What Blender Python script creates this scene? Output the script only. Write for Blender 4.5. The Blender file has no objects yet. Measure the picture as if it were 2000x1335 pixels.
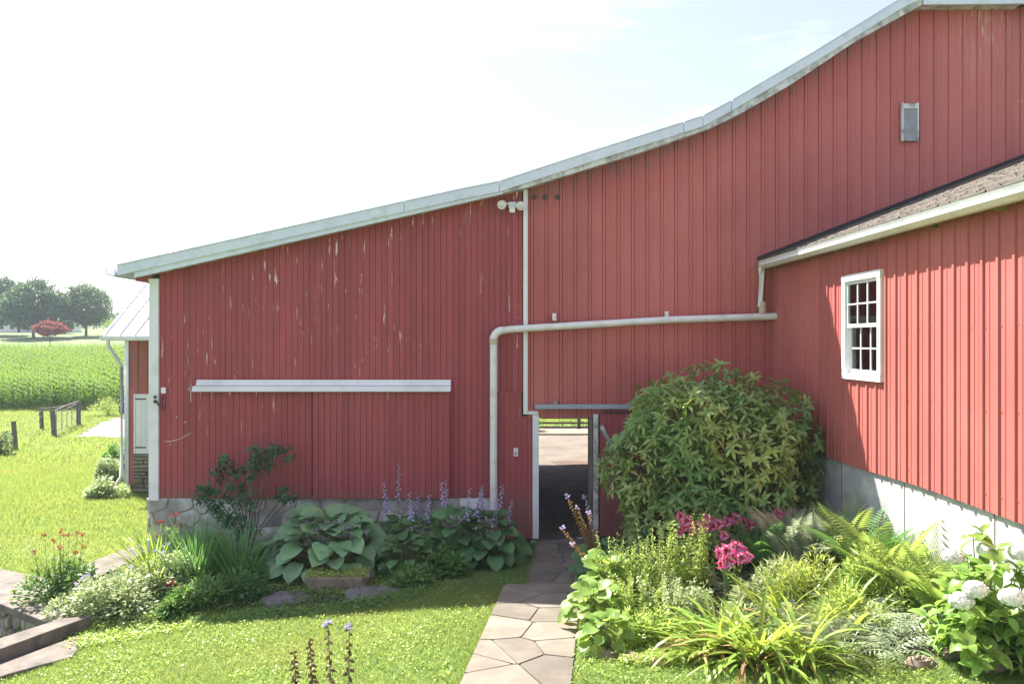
import bpy, math, random
import numpy as np
from mathutils import Vector, Matrix
random.seed(7); rng = np.random.default_rng(7)
sc = bpy.context.scene
F = 1600.0; H = 3.16                      # focal length in photo pixels, eye height above the threshold
# ---------------------------------------------------------------- camera, sky, sun, exposure
cam = bpy.data.cameras.new('camera'); co = bpy.data.objects.new('camera', cam)
sc.collection.objects.link(co); sc.camera = co
cam.sensor_width = 36; cam.lens = 36*F/2000; cam.clip_start = .1; cam.clip_end = 3000
co.location = (0, 0, H); co.rotation_euler = (math.radians(90), 0, 0)
SUN = Vector((-.56, .655, 1.0)).normalized()
w = bpy.data.worlds.new('World'); sc.world = w; w.use_nodes = True
nt = w.node_tree; bg = nt.nodes['Background']; bg.inputs[1].default_value = .082
sk = nt.nodes.new('ShaderNodeTexSky'); sk.sky_type = 'NISHITA'; sk.sun_disc = False
sk.sun_elevation = math.asin(SUN.z); sk.sun_rotation = math.atan2(SUN.x, SUN.y)
sk.air_density = 1.0; sk.dust_density = 1.6; sk.ozone_density = 1.5; sk.altitude = 100
tc = nt.nodes.new('ShaderNodeTexCoord'); mp = nt.nodes.new('ShaderNodeMapping'); mp.inputs['Scale'].default_value = (1.2, 1.2, 7)
nz = nt.nodes.new('ShaderNodeTexNoise'); nz.inputs['Scale'].default_value = 2.2; nz.inputs['Detail'].default_value = 7; nz.inputs['Roughness'].default_value = .62
cr = nt.nodes.new('ShaderNodeValToRGB'); cr.color_ramp.elements[0].position = .46; cr.color_ramp.elements[1].position = .8
mxw = nt.nodes.new('ShaderNodeMixRGB'); mxw.inputs[2].default_value = (8.4, 8.4, 8.9, 1)
mulw = nt.nodes.new('ShaderNodeMath'); mulw.operation = 'MULTIPLY'; mulw.inputs[1].default_value = .45
nt.links.new(tc.outputs['Generated'], mp.inputs[0]); nt.links.new(mp.outputs[0], nz.inputs[0]); nt.links.new(nz.outputs[0], cr.inputs[0])
nt.links.new(cr.outputs[0], mulw.inputs[0]); nt.links.new(mulw.outputs[0], mxw.inputs[0]); veil = nt.nodes.new('ShaderNodeMixRGB'); veil.inputs[0].default_value = .42; veil.inputs[2].default_value = (2.75, 2.5, 3.2, 1); nt.links.new(sk.outputs[0], veil.inputs[1]); nt.links.new(veil.outputs[0], mxw.inputs[1]); nt.links.new(mxw.outputs[0], bg.inputs[0])
sl = bpy.data.lights.new('sun', 'SUN'); so = bpy.data.objects.new('sun', sl); sc.collection.objects.link(so)
sl.energy = 4.7; sl.angle = math.radians(.53); sl.color = (1, .94, .84)
so.rotation_euler = SUN.to_track_quat('Z', 'Y').to_euler(); so.location = (-20, 25, 40)
sc.view_settings.view_transform = 'Standard'; sc.view_settings.look = 'None'
sc.view_settings.exposure = 1.88; sc.view_settings.gamma = 1

# ---------------------------------------------------------------- helpers
def tag(o, label=None, cat=None, group=None, kind=None):
    if label: o['label'] = label
    if cat: o['category'] = cat
    if group: o['group'] = group
    if kind: o['kind'] = kind
    return o
def thing(name, loc, label, cat, group=None):
    o = bpy.data.objects.new(name, None); sc.collection.objects.link(o); o.location = loc; o.empty_display_size = .2
    return tag(o, label, cat, group)
def origin(p):
    v = Vector((0, 0, 0))
    while p: v = v + p.location; p = p.parent
    return v
def link(name, me, parent=None):
    o = bpy.data.objects.new(name, me); sc.collection.objects.link(o)
    if parent: o.parent = parent
    return o
def np_mesh(name, V, Q, mat, smooth=False):
    V = np.asarray(V, dtype=np.float32); Q = np.asarray(Q, dtype=np.int32); k = Q.shape[1]
    me = bpy.data.meshes.new(name)
    me.vertices.add(len(V)); me.vertices.foreach_set('co', V.ravel())
    me.loops.add(Q.size); me.loops.foreach_set('vertex_index', Q.ravel())
    me.polygons.add(len(Q)); me.polygons.foreach_set('loop_start', np.arange(0, Q.size, k, dtype=np.int32))
    if smooth: me.polygons.foreach_set('use_smooth', np.ones(len(Q), dtype=bool))
    me.update(calc_edges=True); me.validate(); me.materials.append(mat)
    return me
class MB:
    def __init__(s): s.v = []; s.f = []
    def poly(s, pts, faces):
        b = len(s.v); s.v += [tuple(p) for p in pts]; s.f += [tuple(i+b for i in f) for f in faces]
    def box(s, x0, x1, y0, y1, z0, z1, jit=0):
        p = [(x, y, z) for z in (z0, z1) for y in (y0, y1) for x in (x0, x1)]
        if jit: p = [tuple(c+random.uniform(-jit, jit) for c in q) for q in p]
        s.poly(p, [(0, 2, 3, 1), (4, 5, 7, 6), (0, 1, 5, 4), (2, 6, 7, 3), (0, 4, 6, 2), (1, 3, 7, 5)]); return s
    def prism(s, poly, f0, f1):           # poly of (a, b); f0, f1 map (a, b) to the two end planes
        n = len(poly); P = [f0(*q) for q in poly]+[f1(*q) for q in poly]
        s.poly(P, [tuple(range(n))[::-1], tuple(range(n, 2*n))]+[(i, (i+1) % n, n+(i+1) % n, n+i) for i in range(n)]); return s
    def xz(s, poly, y0, y1): return s.prism(poly, lambda a, b: (a, y0, b), lambda a, b: (a, y1, b))
    def xy(s, poly, z0, z1): return s.prism(poly, lambda a, b: (a, b, z0), lambda a, b: (a, b, z1))
    def yz(s, poly, x0, x1): return s.prism(poly, lambda a, b: (x0, a, b), lambda a, b: (x1, a, b))
    def tube(s, pts, r, n=8, r1=None, caps=True):
        pts = [Vector(p) for p in pts]; m = len(pts); rings = []
        for i, p in enumerate(pts):
            t = (pts[min(i+1, m-1)]-pts[max(i-1, 0)]).normalized()
            u = t.cross(Vector((0, 0, 1))); u = Vector((1, 0, 0)) if u.length < .05 else u.normalized(); v = t.cross(u)
            rr = r if r1 is None else r+(r1-r)*i/(m-1)
            rings.append([p+u*rr*math.cos(a)+v*rr*math.sin(a) for a in [2*math.pi*k/n for k in range(n)]])
        P = [q for g in rings for q in g]
        fs = [(i*n+k, i*n+(k+1) % n, (i+1)*n+(k+1) % n, (i+1)*n+k) for i in range(m-1) for k in range(n)]
        if caps: fs += [tuple(range(n))[::-1], tuple((m-1)*n+k for k in range(n))]
        s.poly(P, fs); return s
    def ball(s, c, r, n=8, sq=(1, 1, 1)):
        P = []; fs = []; m = max(4, n//2)
        for i in range(m+1):
            th = math.pi*i/m
            for k in range(n): P.append((c[0]+r*sq[0]*math.sin(th)*math.cos(2*math.pi*k/n), c[1]+r*sq[1]*math.sin(th)*math.sin(2*math.pi*k/n), c[2]+r*sq[2]*math.cos(th)))
        for i in range(m):
            for k in range(n): fs.append((i*n+k, (i+1)*n+k, (i+1)*n+(k+1) % n, i*n+(k+1) % n))
        s.poly(P, fs); return s
    def build(s, name, mat, parent=None, smooth=False, bevel=0, label=None, kind=None):
        o0 = origin(parent) if parent else Vector((0, 0, 0))
        me = bpy.data.meshes.new(name); me.from_pydata([(a-o0.x, b-o0.y, c-o0.z) for a, b, c in s.v], [], s.f); me.materials.append(mat)
        if smooth:
            for p in me.polygons: p.use_smooth = True
            if hasattr(me, 'set_sharp_from_angle'): me.set_sharp_from_angle(angle=math.radians(40))
        o = link(name, me, parent)
        if bevel:
            m = o.modifiers.new('bevel', 'BEVEL'); m.width = bevel; m.segments = 2; m.limit_method = 'ANGLE'
        return tag(o, label, None, None, kind)
def B(*a): return MB().box(*a)
def wx(px, Y=13.03): return (px-1000)/F*Y
def wz(py, Y=13.03): return H-(py-667.5)/F*Y
def inpoly(X, Y, poly):
    X = np.asarray(X, float); Y = np.asarray(Y, float); r = np.zeros(X.shape, bool); n = len(poly)
    for i in range(n):
        x0, y0 = poly[i]; x1, y1 = poly[(i+1) % n]
        if y0 == y1: continue
        c = ((y0 > Y) != (y1 > Y)) & (X < (x1-x0)*(Y-y0)/(y1-y0)+x0); r ^= c
    return r
def vor(outer, seeds, gap, sx=1, sy=1, chamfer=.18, jitter=0):
    out = []
    for i, a in enumerate(seeds):
        p = list(outer)
        for j, b in enumerate(seeds):
            if i == j: continue
            nx, ny = (b[0]-a[0])*sx, (b[1]-a[1])*sy; L = math.hypot(nx, ny)
            if L < 1e-6: continue
            mx, my = (a[0]+b[0])/2, (a[1]+b[1])/2; c = nx*mx+ny*my-gap*L/2; q = []
            for k in range(len(p)):
                s0, s1 = p[k], p[(k+1) % len(p)]; d0 = nx*s0[0]+ny*s0[1]-c; d1 = nx*s1[0]+ny*s1[1]-c
                if d0 <= 0: q.append(s0)
                if (d0 < 0) != (d1 < 0):
                    t = d0/(d0-d1); q.append((s0[0]+t*(s1[0]-s0[0]), s0[1]+t*(s1[1]-s0[1])))
            p = q
            if len(p) < 3: break
        if len(p) < 3: continue
        q = []
        for k in range(len(p)):
            a0, a1, a2 = p[k-1], p[k], p[(k+1) % len(p)]
            q.append((a1[0]+(a0[0]-a1[0])*chamfer, a1[1]+(a0[1]-a1[1])*chamfer)); q.append((a1[0]+(a2[0]-a1[0])*chamfer, a1[1]+(a2[1]-a1[1])*chamfer))
        out.append(q)
    return out
def stone(poly, f, h, name, mat, parent, inset=.88, jit=0):
    """poly in wall/ground coordinates; f(u, v, w) -> world, w = height of the face"""
    cx = sum(p[0] for p in poly)/len(poly); cy = sum(p[1] for p in poly)/len(poly); n = len(poly); m = MB(); P = []
    for sc_, hh in ((1, 0), (1, h*.55), (inset, h)):
        for p in poly: P.append(f(cx+(p[0]-cx)*sc_, cy+(p[1]-cy)*sc_, hh+random.uniform(-jit, jit)))
    P.append(f(cx, cy, h*1.03))
    fs = [(r*n+i, r*n+(i+1) % n, (r+1)*n+(i+1) % n, (r+1)*n+i) for r in (0, 1) for i in range(n)]+[(2*n+i, 2*n+(i+1) % n, 3*n) for i in range(n)]
    m.poly(P, fs); return m.build(name, mat, parent, smooth=True)

# ---------------------------------------------------------------- materials
def new_mat(name):
    m = bpy.data.materials.new(name); m.use_nodes = True; return m, m.node_tree, m.node_tree.nodes['Principled BSDF']
def noise(nt, scale, detail=4, stretch=(1, 1, 1), rough=.55, off=0):
    g = nt.nodes.new('ShaderNodeNewGeometry'); mp = nt.nodes.new('ShaderNodeMapping'); mp.inputs['Scale'].default_value = stretch; mp.inputs['Location'].default_value = (off, off*.7, off*.3)
    n = nt.nodes.new('ShaderNodeTexNoise'); n.inputs['Scale'].default_value = scale; n.inputs['Detail'].default_value = detail; n.inputs['Roughness'].default_value = rough
    nt.links.new(g.outputs['Position'], mp.inputs[0]); nt.links.new(mp.outputs[0], n.inputs['Vector']); return n.outputs[0]
def ramp(nt, src, a, b, ca=(0, 0, 0, 1), cb=(1, 1, 1, 1)):
    r = nt.nodes.new('ShaderNodeValToRGB'); r.color_ramp.elements[0].position = a; r.color_ramp.elements[1].position = b
    r.color_ramp.elements[0].color = ca; r.color_ramp.elements[1].color = cb; nt.links.new(src, r.inputs[0]); return r.outputs[0]
def mix(nt, fac, a, b, mode='MIX'):
    m = nt.nodes.new('ShaderNodeMixRGB'); m.blend_type = mode
    for i, s in ((0, fac), (1, a), (2, b)):
        if isinstance(s, (int, float)): m.inputs[i].default_value = s if i == 0 else (s, s, s, 1)
        elif isinstance(s, tuple): m.inputs[i].default_value = (*s[:3], 1)
        else: nt.links.new(s, m.inputs[i])
    return m.outputs[0]
def math_(nt, op, a, b):
    m = nt.nodes.new('ShaderNodeMath'); m.operation = op
    for i, s in ((0, a), (1, b)):
        if isinstance(s, (int, float)): m.inputs[i].default_value = s
        else: nt.links.new(s, m.inputs[i])
    return m.outputs[0]
def bump(nt, bs, src, strength, dist=.01):
    b = nt.nodes.new('ShaderNodeBump'); b.inputs['Strength'].default_value = strength; b.inputs['Distance'].default_value = dist
    nt.links.new(src, b.inputs['Height']); nt.links.new(b.outputs[0], bs.inputs['Normal'])
def orand(nt, lo, hi):
    o = nt.nodes.new('ShaderNodeObjectInfo'); r = nt.nodes.new('ShaderNodeMapRange'); r.inputs[3].default_value = lo; r.inputs[4].default_value = hi
    nt.links.new(o.outputs['Random'], r.inputs[0]); return r.outputs[0]
def basic(name, c1, c2=None, scale=4, stretch=(1, 1, 1), rough=.7, detail=5, bmp=0, bscale=40, bdist=.005, metallic=0, ov=0, spec=.5, lo=.35, hi=.7, c3=None, s3=1.2):
    m, nt, bs = new_mat(name); c2 = c2 or c1
    col = mix(nt, ramp(nt, noise(nt, scale, detail, stretch), lo, hi), c1, c2)
    if c3: col = mix(nt, ramp(nt, noise(nt, s3, 6, (1, 1, 1), .6, 31), .5, .66), col, c3)
    if ov:
        hs = nt.nodes.new('ShaderNodeHueSaturation'); nt.links.new(orand(nt, 1-ov, 1+ov), hs.inputs['Value']); nt.links.new(col, hs.inputs['Color']); col = hs.outputs[0]
    nt.links.new(col, bs.inputs['Base Color']); bs.inputs['Roughness'].default_value = rough; bs.inputs['Metallic'].default_value = metallic
    bs.inputs['Specular IOR Level'].default_value = spec
    if bmp: bump(nt, bs, noise(nt, bscale, 5, stretch), bmp, bdist)
    return m
def leafm(name, c1, c2, tr=.4, tcol=None, rough=.5, scale=9, ov=.22, spec=.4, lo=.35, hi=.65):
    m, nt, bs = new_mat(name)
    col = mix(nt, ramp(nt, noise(nt, scale, 3), lo, hi), c1, c2)
    if name == 'grass blades': col = mix(nt, ramp(nt, noise(nt, .75, 5, (1, 1, 1), .65, 4), .48, .70), col, (.25, .26, .09))
    hs = nt.nodes.new('ShaderNodeHueSaturation'); nt.links.new(orand(nt, 1-ov, 1+ov), hs.inputs['Value']); nt.links.new(orand(nt, .485, .515), hs.inputs['Hue']); nt.links.new(col, hs.inputs['Color'])
    nt.links.new(hs.outputs[0], bs.inputs['Base Color']); bs.inputs['Roughness'].default_value = rough; bs.inputs['Specular IOR Level'].default_value = spec
    if tr:
        t = nt.nodes.new('ShaderNodeBsdfTranslucent'); ms = nt.nodes.new('ShaderNodeMixShader'); ms.inputs[0].default_value = tr
        tc = mix(nt, .5, hs.outputs[0], tcol or tuple(min(1, c*2.2) for c in c2)); nt.links.new(tc, t.inputs[0])
        out = nt.nodes['Material Output']; nt.links.new(bs.outputs[0], ms.inputs[1]); nt.links.new(t.outputs[0], ms.inputs[2]); nt.links.new(ms.outputs[0], out.inputs[0])
    return m

def red_wood():
    m, nt, bs = new_mat('red painted boards')
    base = mix(nt, ramp(nt, noise(nt, 1.1, 5, (1, 1, .35)), .35, .7), (.335, .056, .062), (.40, .078, .083))
    base = mix(nt, ramp(nt, noise(nt, 14, 4, (1, 1, .12)), .3, .75), base, (.30, .058, .068), 'MIX')
    hs = nt.nodes.new('ShaderNodeHueSaturation'); nt.links.new(orand(nt, .9, 1.1), hs.inputs['Value']); nt.links.new(base, hs.inputs['Color'])
    chips = ramp(nt, noise(nt, 17, 5, (1.5, 1, .13), .66), .63, .655)
    area = ramp(nt, noise(nt, .8, 4, (1, 1, .8), .6, 5.3), .44, .58)
    g = nt.nodes.new('ShaderNodeNewGeometry'); sp = nt.nodes.new('ShaderNodeSeparateXYZ'); nt.links.new(g.outputs['Position'], sp.inputs[0])
    hmask = nt.nodes.new('ShaderNodeMapRange'); hmask.inputs[1].default_value = 1.6; hmask.inputs[2].default_value = 2.6; nt.links.new(sp.outputs[2], hmask.inputs[0])
    f = math_(nt, 'MULTIPLY', math_(nt, 'MULTIPLY', chips, area), math_(nt, 'ADD', math_(nt, 'MULTIPLY', hmask.outputs[0], .85), .1))
    spl = math_(nt, 'MULTIPLY', ramp(nt, math_(nt, 'SUBTRACT', sp.outputs[2], math_(nt, 'MULTIPLY', noise(nt, 5, 5), .45)), .42, .72, (1, 1, 1, 1), (0, 0, 0, 1)), .45); wth = mix(nt, spl, hs.outputs[0], (.20, .12, .09))
    col = mix(nt, f, wth, (.74, .62, .58)); nt.links.new(col, bs.inputs['Base Color']); bs.inputs['Roughness'].default_value = .62
    bump(nt, bs, noise(nt, 40, 4, (1, 1, .1)), .25, .004); return m
def red_metal():
    m, nt, bs = new_mat('red painted steel siding')
    base = mix(nt, ramp(nt, noise(nt, .5, 5), .35, .68), (.43, .108, .094), (.55, .165, .140))
    base = mix(nt, ramp(nt, noise(nt, 6, 5, (1, 1, .08)), .4, .85), base, (.45, .135, .125))
    hs = nt.nodes.new('ShaderNodeHueSaturation'); nt.links.new(orand(nt, .93, 1.07), hs.inputs['Value']); nt.links.new(base, hs.inputs['Color'])
    g = nt.nodes.new('ShaderNodeNewGeometry'); sp = nt.nodes.new('ShaderNodeSeparateXYZ'); nt.links.new(g.outputs['Position'], sp.inputs[0]); X_, Y_, Z_ = sp.outputs
    lin = lambda x0, z0, k: math_(nt, 'ADD', math_(nt, 'MULTIPLY', math_(nt, 'SUBTRACT', X_, x0), k), z0)
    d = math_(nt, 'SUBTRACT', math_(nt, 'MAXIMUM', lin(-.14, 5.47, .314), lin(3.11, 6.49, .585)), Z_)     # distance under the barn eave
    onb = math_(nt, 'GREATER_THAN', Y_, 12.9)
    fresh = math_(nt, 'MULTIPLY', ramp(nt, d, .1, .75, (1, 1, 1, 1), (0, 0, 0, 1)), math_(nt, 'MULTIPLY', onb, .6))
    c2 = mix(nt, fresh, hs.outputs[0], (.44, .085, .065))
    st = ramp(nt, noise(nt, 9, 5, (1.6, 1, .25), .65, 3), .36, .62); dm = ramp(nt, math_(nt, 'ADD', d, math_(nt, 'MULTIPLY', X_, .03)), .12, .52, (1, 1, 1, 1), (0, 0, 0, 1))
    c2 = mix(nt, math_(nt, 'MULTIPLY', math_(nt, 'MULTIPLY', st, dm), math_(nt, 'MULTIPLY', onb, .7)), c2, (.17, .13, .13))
    blot = ramp(nt, noise(nt, .9, 4, (1, 1, .5), .6, 17), .52, .7); c2 = mix(nt, math_(nt, 'MULTIPLY', blot, .3), c2, (.33, .085, .10))
    bx = math_(nt, 'SUBTRACT', 1, math_(nt, 'MINIMUM', 1, math_(nt, 'MULTIPLY', math_(nt, 'ABSOLUTE', math_(nt, 'SUBTRACT', X_, 7.5), 0), 1.5)))
    bz = ramp(nt, math_(nt, 'DIVIDE', math_(nt, 'SUBTRACT', Z_, 6.9), 1.6), .0, .9)
    drop = math_(nt, 'MULTIPLY', math_(nt, 'MULTIPLY', bx, bz), ramp(nt, noise(nt, 20, 6, (1.6, 1, .14), .7, 8), .54, .62)); c2 = mix(nt, math_(nt, 'MULTIPLY', drop, .7), c2, (.62, .50, .50))
    ch = math_(nt, 'MULTIPLY', ramp(nt, noise(nt, 18, 6, (1, 1, .3), .7), .70, .73), ramp(nt, noise(nt, .6, 3, (1, 1, 1), .6, 9), .5, .62))
    col = mix(nt, ch, c2, (.62, .48, .46)); nt.links.new(col, bs.inputs['Base Color'])
    bs.inputs['Roughness'].default_value = .55; bs.inputs['Specular IOR Level'].default_value = .35
    bump(nt, bs, noise(nt, 5, 3, (1, 1, .3)), .08, .01); return m
M_WOOD = red_wood(); M_RED = red_metal()
M_WHITE = basic('white paint', (.76, .75, .78), (.81, .80, .82), 3, (1, 1, .4), .55, bmp=.1, bscale=30, c3=(.66, .67, .66), s3=2)
M_WEATH = basic('weathered white board', (.66, .66, .66), (.42, .42, .41), 7, (1, 1, 1), .8, bmp=.3, bscale=30, lo=.42, hi=.62, c3=(.27, .26, .25), s3=6)
M_METAL = basic('pale roof metal', (.62, .67, .78), (.69, .73, .82), 1.2, (1, 1, 1), .42, spec=.5, c3=(.56, .61, .65), s3=6)
M_WROOF = basic('white roof metal', (.72, .72, .70), (.8, .8, .78), 1, rough=.4)
M_PVC = basic('white pvc', (.74, .74, .72), (.8, .8, .79), 3, (1, 1, 1), .4, c3=(.66, .62, .54), s3=4)
M_TAPE = basic('yellowed joint', (.52, .42, .27), (.62, .55, .42), 20, rough=.7, bmp=.3)
M_DARK = basic('dark steel', (.035, .033, .033), (.07, .06, .055), 20, rough=.6)
M_GREY = basic('blue grey rail', (.30, .33, .40), (.36, .39, .45), 4, (.3, 1, 1), .5)
M_GALV = basic('dull galvanised plate', (.26, .27, .29), (.36, .36, .38), 9, (1, 1, .3), .55, c3=(.24, .23, .20), s3=6)
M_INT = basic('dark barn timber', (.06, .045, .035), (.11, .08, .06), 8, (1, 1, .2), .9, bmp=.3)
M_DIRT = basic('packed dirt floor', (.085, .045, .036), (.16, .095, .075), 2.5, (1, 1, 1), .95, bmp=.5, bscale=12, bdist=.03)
M_YARD = basic('pale concrete yard', (.125, .103, .08), (.18, .15, .115), 1.5, rough=.9, bmp=.2, bscale=30, c3=(.10, .078, .06), s3=.9)
M_GRAVEL = basic('gravel drive', (.20, .18, .165), (.26, .24, .215), 6, rough=.95, bmp=.4, bscale=60)
M_CONC = basic('concrete', (.42, .43, .42), (.56, .56, .54), 4, rough=.9, bmp=.35, bscale=50, c3=(.32, .33, .33), s3=1.6)
M_CAP = basic('old concrete cap', (.135, .115, .10), (.21, .18, .155), 5, rough=.92, bmp=.4, bscale=60, c3=(.09, .08, .07), s3=3)
M_FLAG = basic('flagstone', (.135, .115, .092), (.205, .18, .145), 2.6, rough=.85, bmp=.35, bscale=30, ov=.26, c3=(.145, .12, .09), s3=3.5)
M_MORTAR = basic('mortar', (.33, .30, .25), (.45, .41, .35), 18, rough=.95, bmp=.5, bscale=60)
M_JOINT = basic('flagstone joint', (.09, .075, .06), (.13, .11, .09), 25, rough=.95, bmp=.4)
M_STONE = basic('limewashed fieldstone', (.30, .285, .26), (.46, .44, .41), 6, rough=.9, bmp=.5, bscale=22, bdist=.01, ov=.25, c3=(.74, .75, .76), s3=1.3)
M_FIELD = basic('fieldstone', (.20, .17, .14), (.36, .32, .28), 9, rough=.88, bmp=.5, bscale=25, ov=.35)
M_LEDGE = basic('ledge stone', (.17, .15, .11), (.29, .26, .19), 8, (1, 1, 3), .9, bmp=.6, bscale=20, ov=.3)
M_ROCK = basic('brown edging rock', (.26, .18, .13), (.38, .30, .24), 10, rough=.9, bmp=.5, ov=.25)
M_SOIL = basic('dark mulch', (.035, .026, .020), (.085, .06, .045), 25, rough=1, bmp=.9, bscale=55, bdist=.02)
M_TURF = basic('lawn turf', (.07, .14, .035), (.14, .21, .06), 1.3, rough=.95, bmp=.6, bscale=30, bdist=.02, c3=(.17, .21, .06), s3=.35)
M_SHING = basic('asphalt shingle', (.13, .115, .10), (.20, .175, .155), 30, rough=.95, bmp=.4, bscale=80, ov=.2)
M_TAR = basic('black flashing', (.02, .02, .022), (.035, .035, .04), 6, rough=.7)
M_SOFF = basic('mossy bare wood', (.22, .17, .08), (.30, .25, .13), 5, (1, .2, 1), .85, bmp=.3, c3=(.12, .12, .06), s3=3)
M_POST = basic('weathered grey wood', (.10, .085, .07), (.20, .17, .145), 9, (1, 1, .2), .9, bmp=.5)
M_LENS = basic('lamp lens', (.62, .62, .58), (.7, .7, .66), 30, rough=.25, spec=.7)
M_CARP = basic('dark car paint', (.05, .04, .06), None, rough=.25, spec=.8)
M_TYRE = basic('rubber', (.02, .02, .02), (.03, .03, .03), 20, rough=.9)
M_SLATE = basic('slate', (.13, .125, .125), (.19, .18, .18), 8, rough=.9, bmp=.4)
M_REFLCURT = basic('dim curtain', (.26, .22, .17), (.42, .40, .32), 5, (1, 1, .6), .9)
M_TROUGH = basic('weathered stone trough', (.17, .13, .10), (.30, .24, .19), 14, (1, 1, .3), .95, bmp=.6, bscale=35)
def glass():
    m, nt, bs = new_mat('window glass'); nt.nodes.remove(bs)
    g = nt.nodes.new('ShaderNodeBsdfGlossy'); g.inputs['Roughness'].default_value = .03; t = nt.nodes.new('ShaderNodeBsdfTransparent'); t.inputs[0].default_value = (.8, .82, .8, 1)
    fr = nt.nodes.new('ShaderNodeFresnel'); fr.inputs[0].default_value = 1.7; ms = nt.nodes.new('ShaderNodeMixShader')
    nt.links.new(fr.outputs[0], ms.inputs[0]); nt.links.new(t.outputs[0], ms.inputs[1]); nt.links.new(g.outputs[0], ms.inputs[2]); nt.links.new(ms.outputs[0], nt.nodes['Material Output'].inputs[0]); return m
M_GLASS = glass()
M_GRASS = leafm('grass blades', (.075, .17, .045), (.20, .32, .085), .5, (.64, .70, .14), .5, 16, 0, lo=.32, hi=.66)
M_CORN = leafm('corn leaves', (.06, .14, .012), (.14, .25, .02), .45, (.38, .58, .03), .65, .35, 0, spec=.2)
M_HOSTA = leafm('blue green hosta leaf', (.17, .33, .17), (.25, .42, .20), .22, (.25, .5, .1), .38, 5, .22)
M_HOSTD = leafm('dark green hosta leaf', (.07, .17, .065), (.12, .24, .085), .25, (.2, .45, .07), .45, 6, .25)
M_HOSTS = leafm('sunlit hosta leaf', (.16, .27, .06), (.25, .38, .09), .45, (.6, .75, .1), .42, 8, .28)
M_AUC = leafm('spotted evergreen leaf', (.17, .34, .11), (.38, .49, .15), .28, (.4, .55, .08), .42, 1.6, .28, spec=.45)
M_RHOD = leafm('dark evergreen leaf', (.04, .11, .05), (.075, .17, .075), .18, (.1, .3, .05), .5, 8, .2)
M_GRN = leafm('mid green foliage', (.09, .22, .055), (.17, .32, .085), .35, (.3, .5, .06), .55, 10, .2)
M_LIME = leafm('lime foliage', (.26, .38, .09), (.42, .52, .15), .5, (.75, .85, .15), .4, 14, .2)
M_VARI = leafm('pale mottled foliage', (.20, .32, .11), (.55, .60, .36), .4, (.6, .7, .28), .38, 26, .2)
M_SILV = leafm('silvery fern', (.26, .34, .20), (.50, .56, .40), .35, (.5, .6, .35), .35, 12, .2)
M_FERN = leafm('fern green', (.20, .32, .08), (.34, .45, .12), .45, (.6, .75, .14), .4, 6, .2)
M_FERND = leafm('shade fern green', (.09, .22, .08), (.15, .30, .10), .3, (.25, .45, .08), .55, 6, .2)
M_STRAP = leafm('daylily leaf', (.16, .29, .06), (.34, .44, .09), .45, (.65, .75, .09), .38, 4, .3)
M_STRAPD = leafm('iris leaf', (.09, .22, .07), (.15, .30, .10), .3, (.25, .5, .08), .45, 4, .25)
M_DRY = leafm('dry brown leaf', (.22, .12, .05), (.42, .28, .12), .3, (.6, .4, .15), .7, 6, .3)
M_SEED = leafm('brown seed pod', (.10, .065, .035), (.19, .13, .07), .15, (.3, .2, .1), .8, 12, .2)
M_HYD = leafm('hydrangea leaf', (.16, .30, .06), (.28, .42, .09), .42, (.42, .6, .09), .42, 5, .25)
M_PURP = leafm('lilac flower', (.45, .38, .68), (.62, .55, .82), .3, (.6, .5, .85), .6, 30, .15)
M_SCARL = leafm('scarlet flower', (.17, .015, .03), (.28, .05, .05), .3, (.8, .1, .08), .6, 20, .2)
M_WFLW = leafm('white bloom', (.74, .77, .66), (.82, .82, .78), .2, (.85, .85, .8), .6, 30, .05)
M_YFLW = leafm('golden flower', (.6, .42, .04), (.7, .55, .08), .3, (.8, .6, .1), .6, 20, .1)
M_STEM = basic('green stem', (.12, .17, .05), (.18, .2, .07), 10, rough=.7)
M_TWIG = basic('grey brown twig', (.13, .10, .075), (.22, .17, .13), 12, rough=.9)
M_BARK = basic('bark', (.07, .055, .045), (.13, .10, .08), 6, (1, 1, .3), .95, bmp=.5)
M_TREE = leafm('broadleaf crown', (.035, .095, .05), (.07, .15, .06), .25, (.2, .35, .06), .6, .8, .15)
M_TREEL = leafm('lighter maple crown', (.05, .11, .04), (.09, .17, .06), .3, (.25, .4, .1), .6, .8, .15)
M_TREER = leafm('red maple crown', (.17, .035, .035), (.30, .08, .07), .35, (.6, .15, .1), .6, 1.5, .1)
def petal_mat():
    m, nt, bs = new_mat('pink lily petal'); tc = nt.nodes.new('ShaderNodeTexCoord'); sp = nt.nodes.new('ShaderNodeSeparateXYZ')
    nt.links.new(tc.outputs['Object'], sp.inputs[0]); ab = math_(nt, 'ABSOLUTE', sp.outputs[0], 0)
    e = ramp(nt, ab, .011, .026); c = mix(nt, e, orc(nt, (.62, .04, .13), (.55, .10, .34)), (.85, .62, .68))
    nt.links.new(c, bs.inputs['Base Color']); bs.inputs['Roughness'].default_value = .5
    t = nt.nodes.new('ShaderNodeBsdfTranslucent'); ms = nt.nodes.new('ShaderNodeMixShader'); ms.inputs[0].default_value = .4
    nt.links.new(c, t.inputs[0]); nt.links.new(bs.outputs[0], ms.inputs[1]); nt.links.new(t.outputs[0], ms.inputs[2]); nt.links.new(ms.outputs[0], nt.nodes['Material Output'].inputs[0]); return m
def orc(nt, a, b): return mix(nt, orand(nt, 0, 1), a, b)
M_PETAL = petal_mat()

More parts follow.
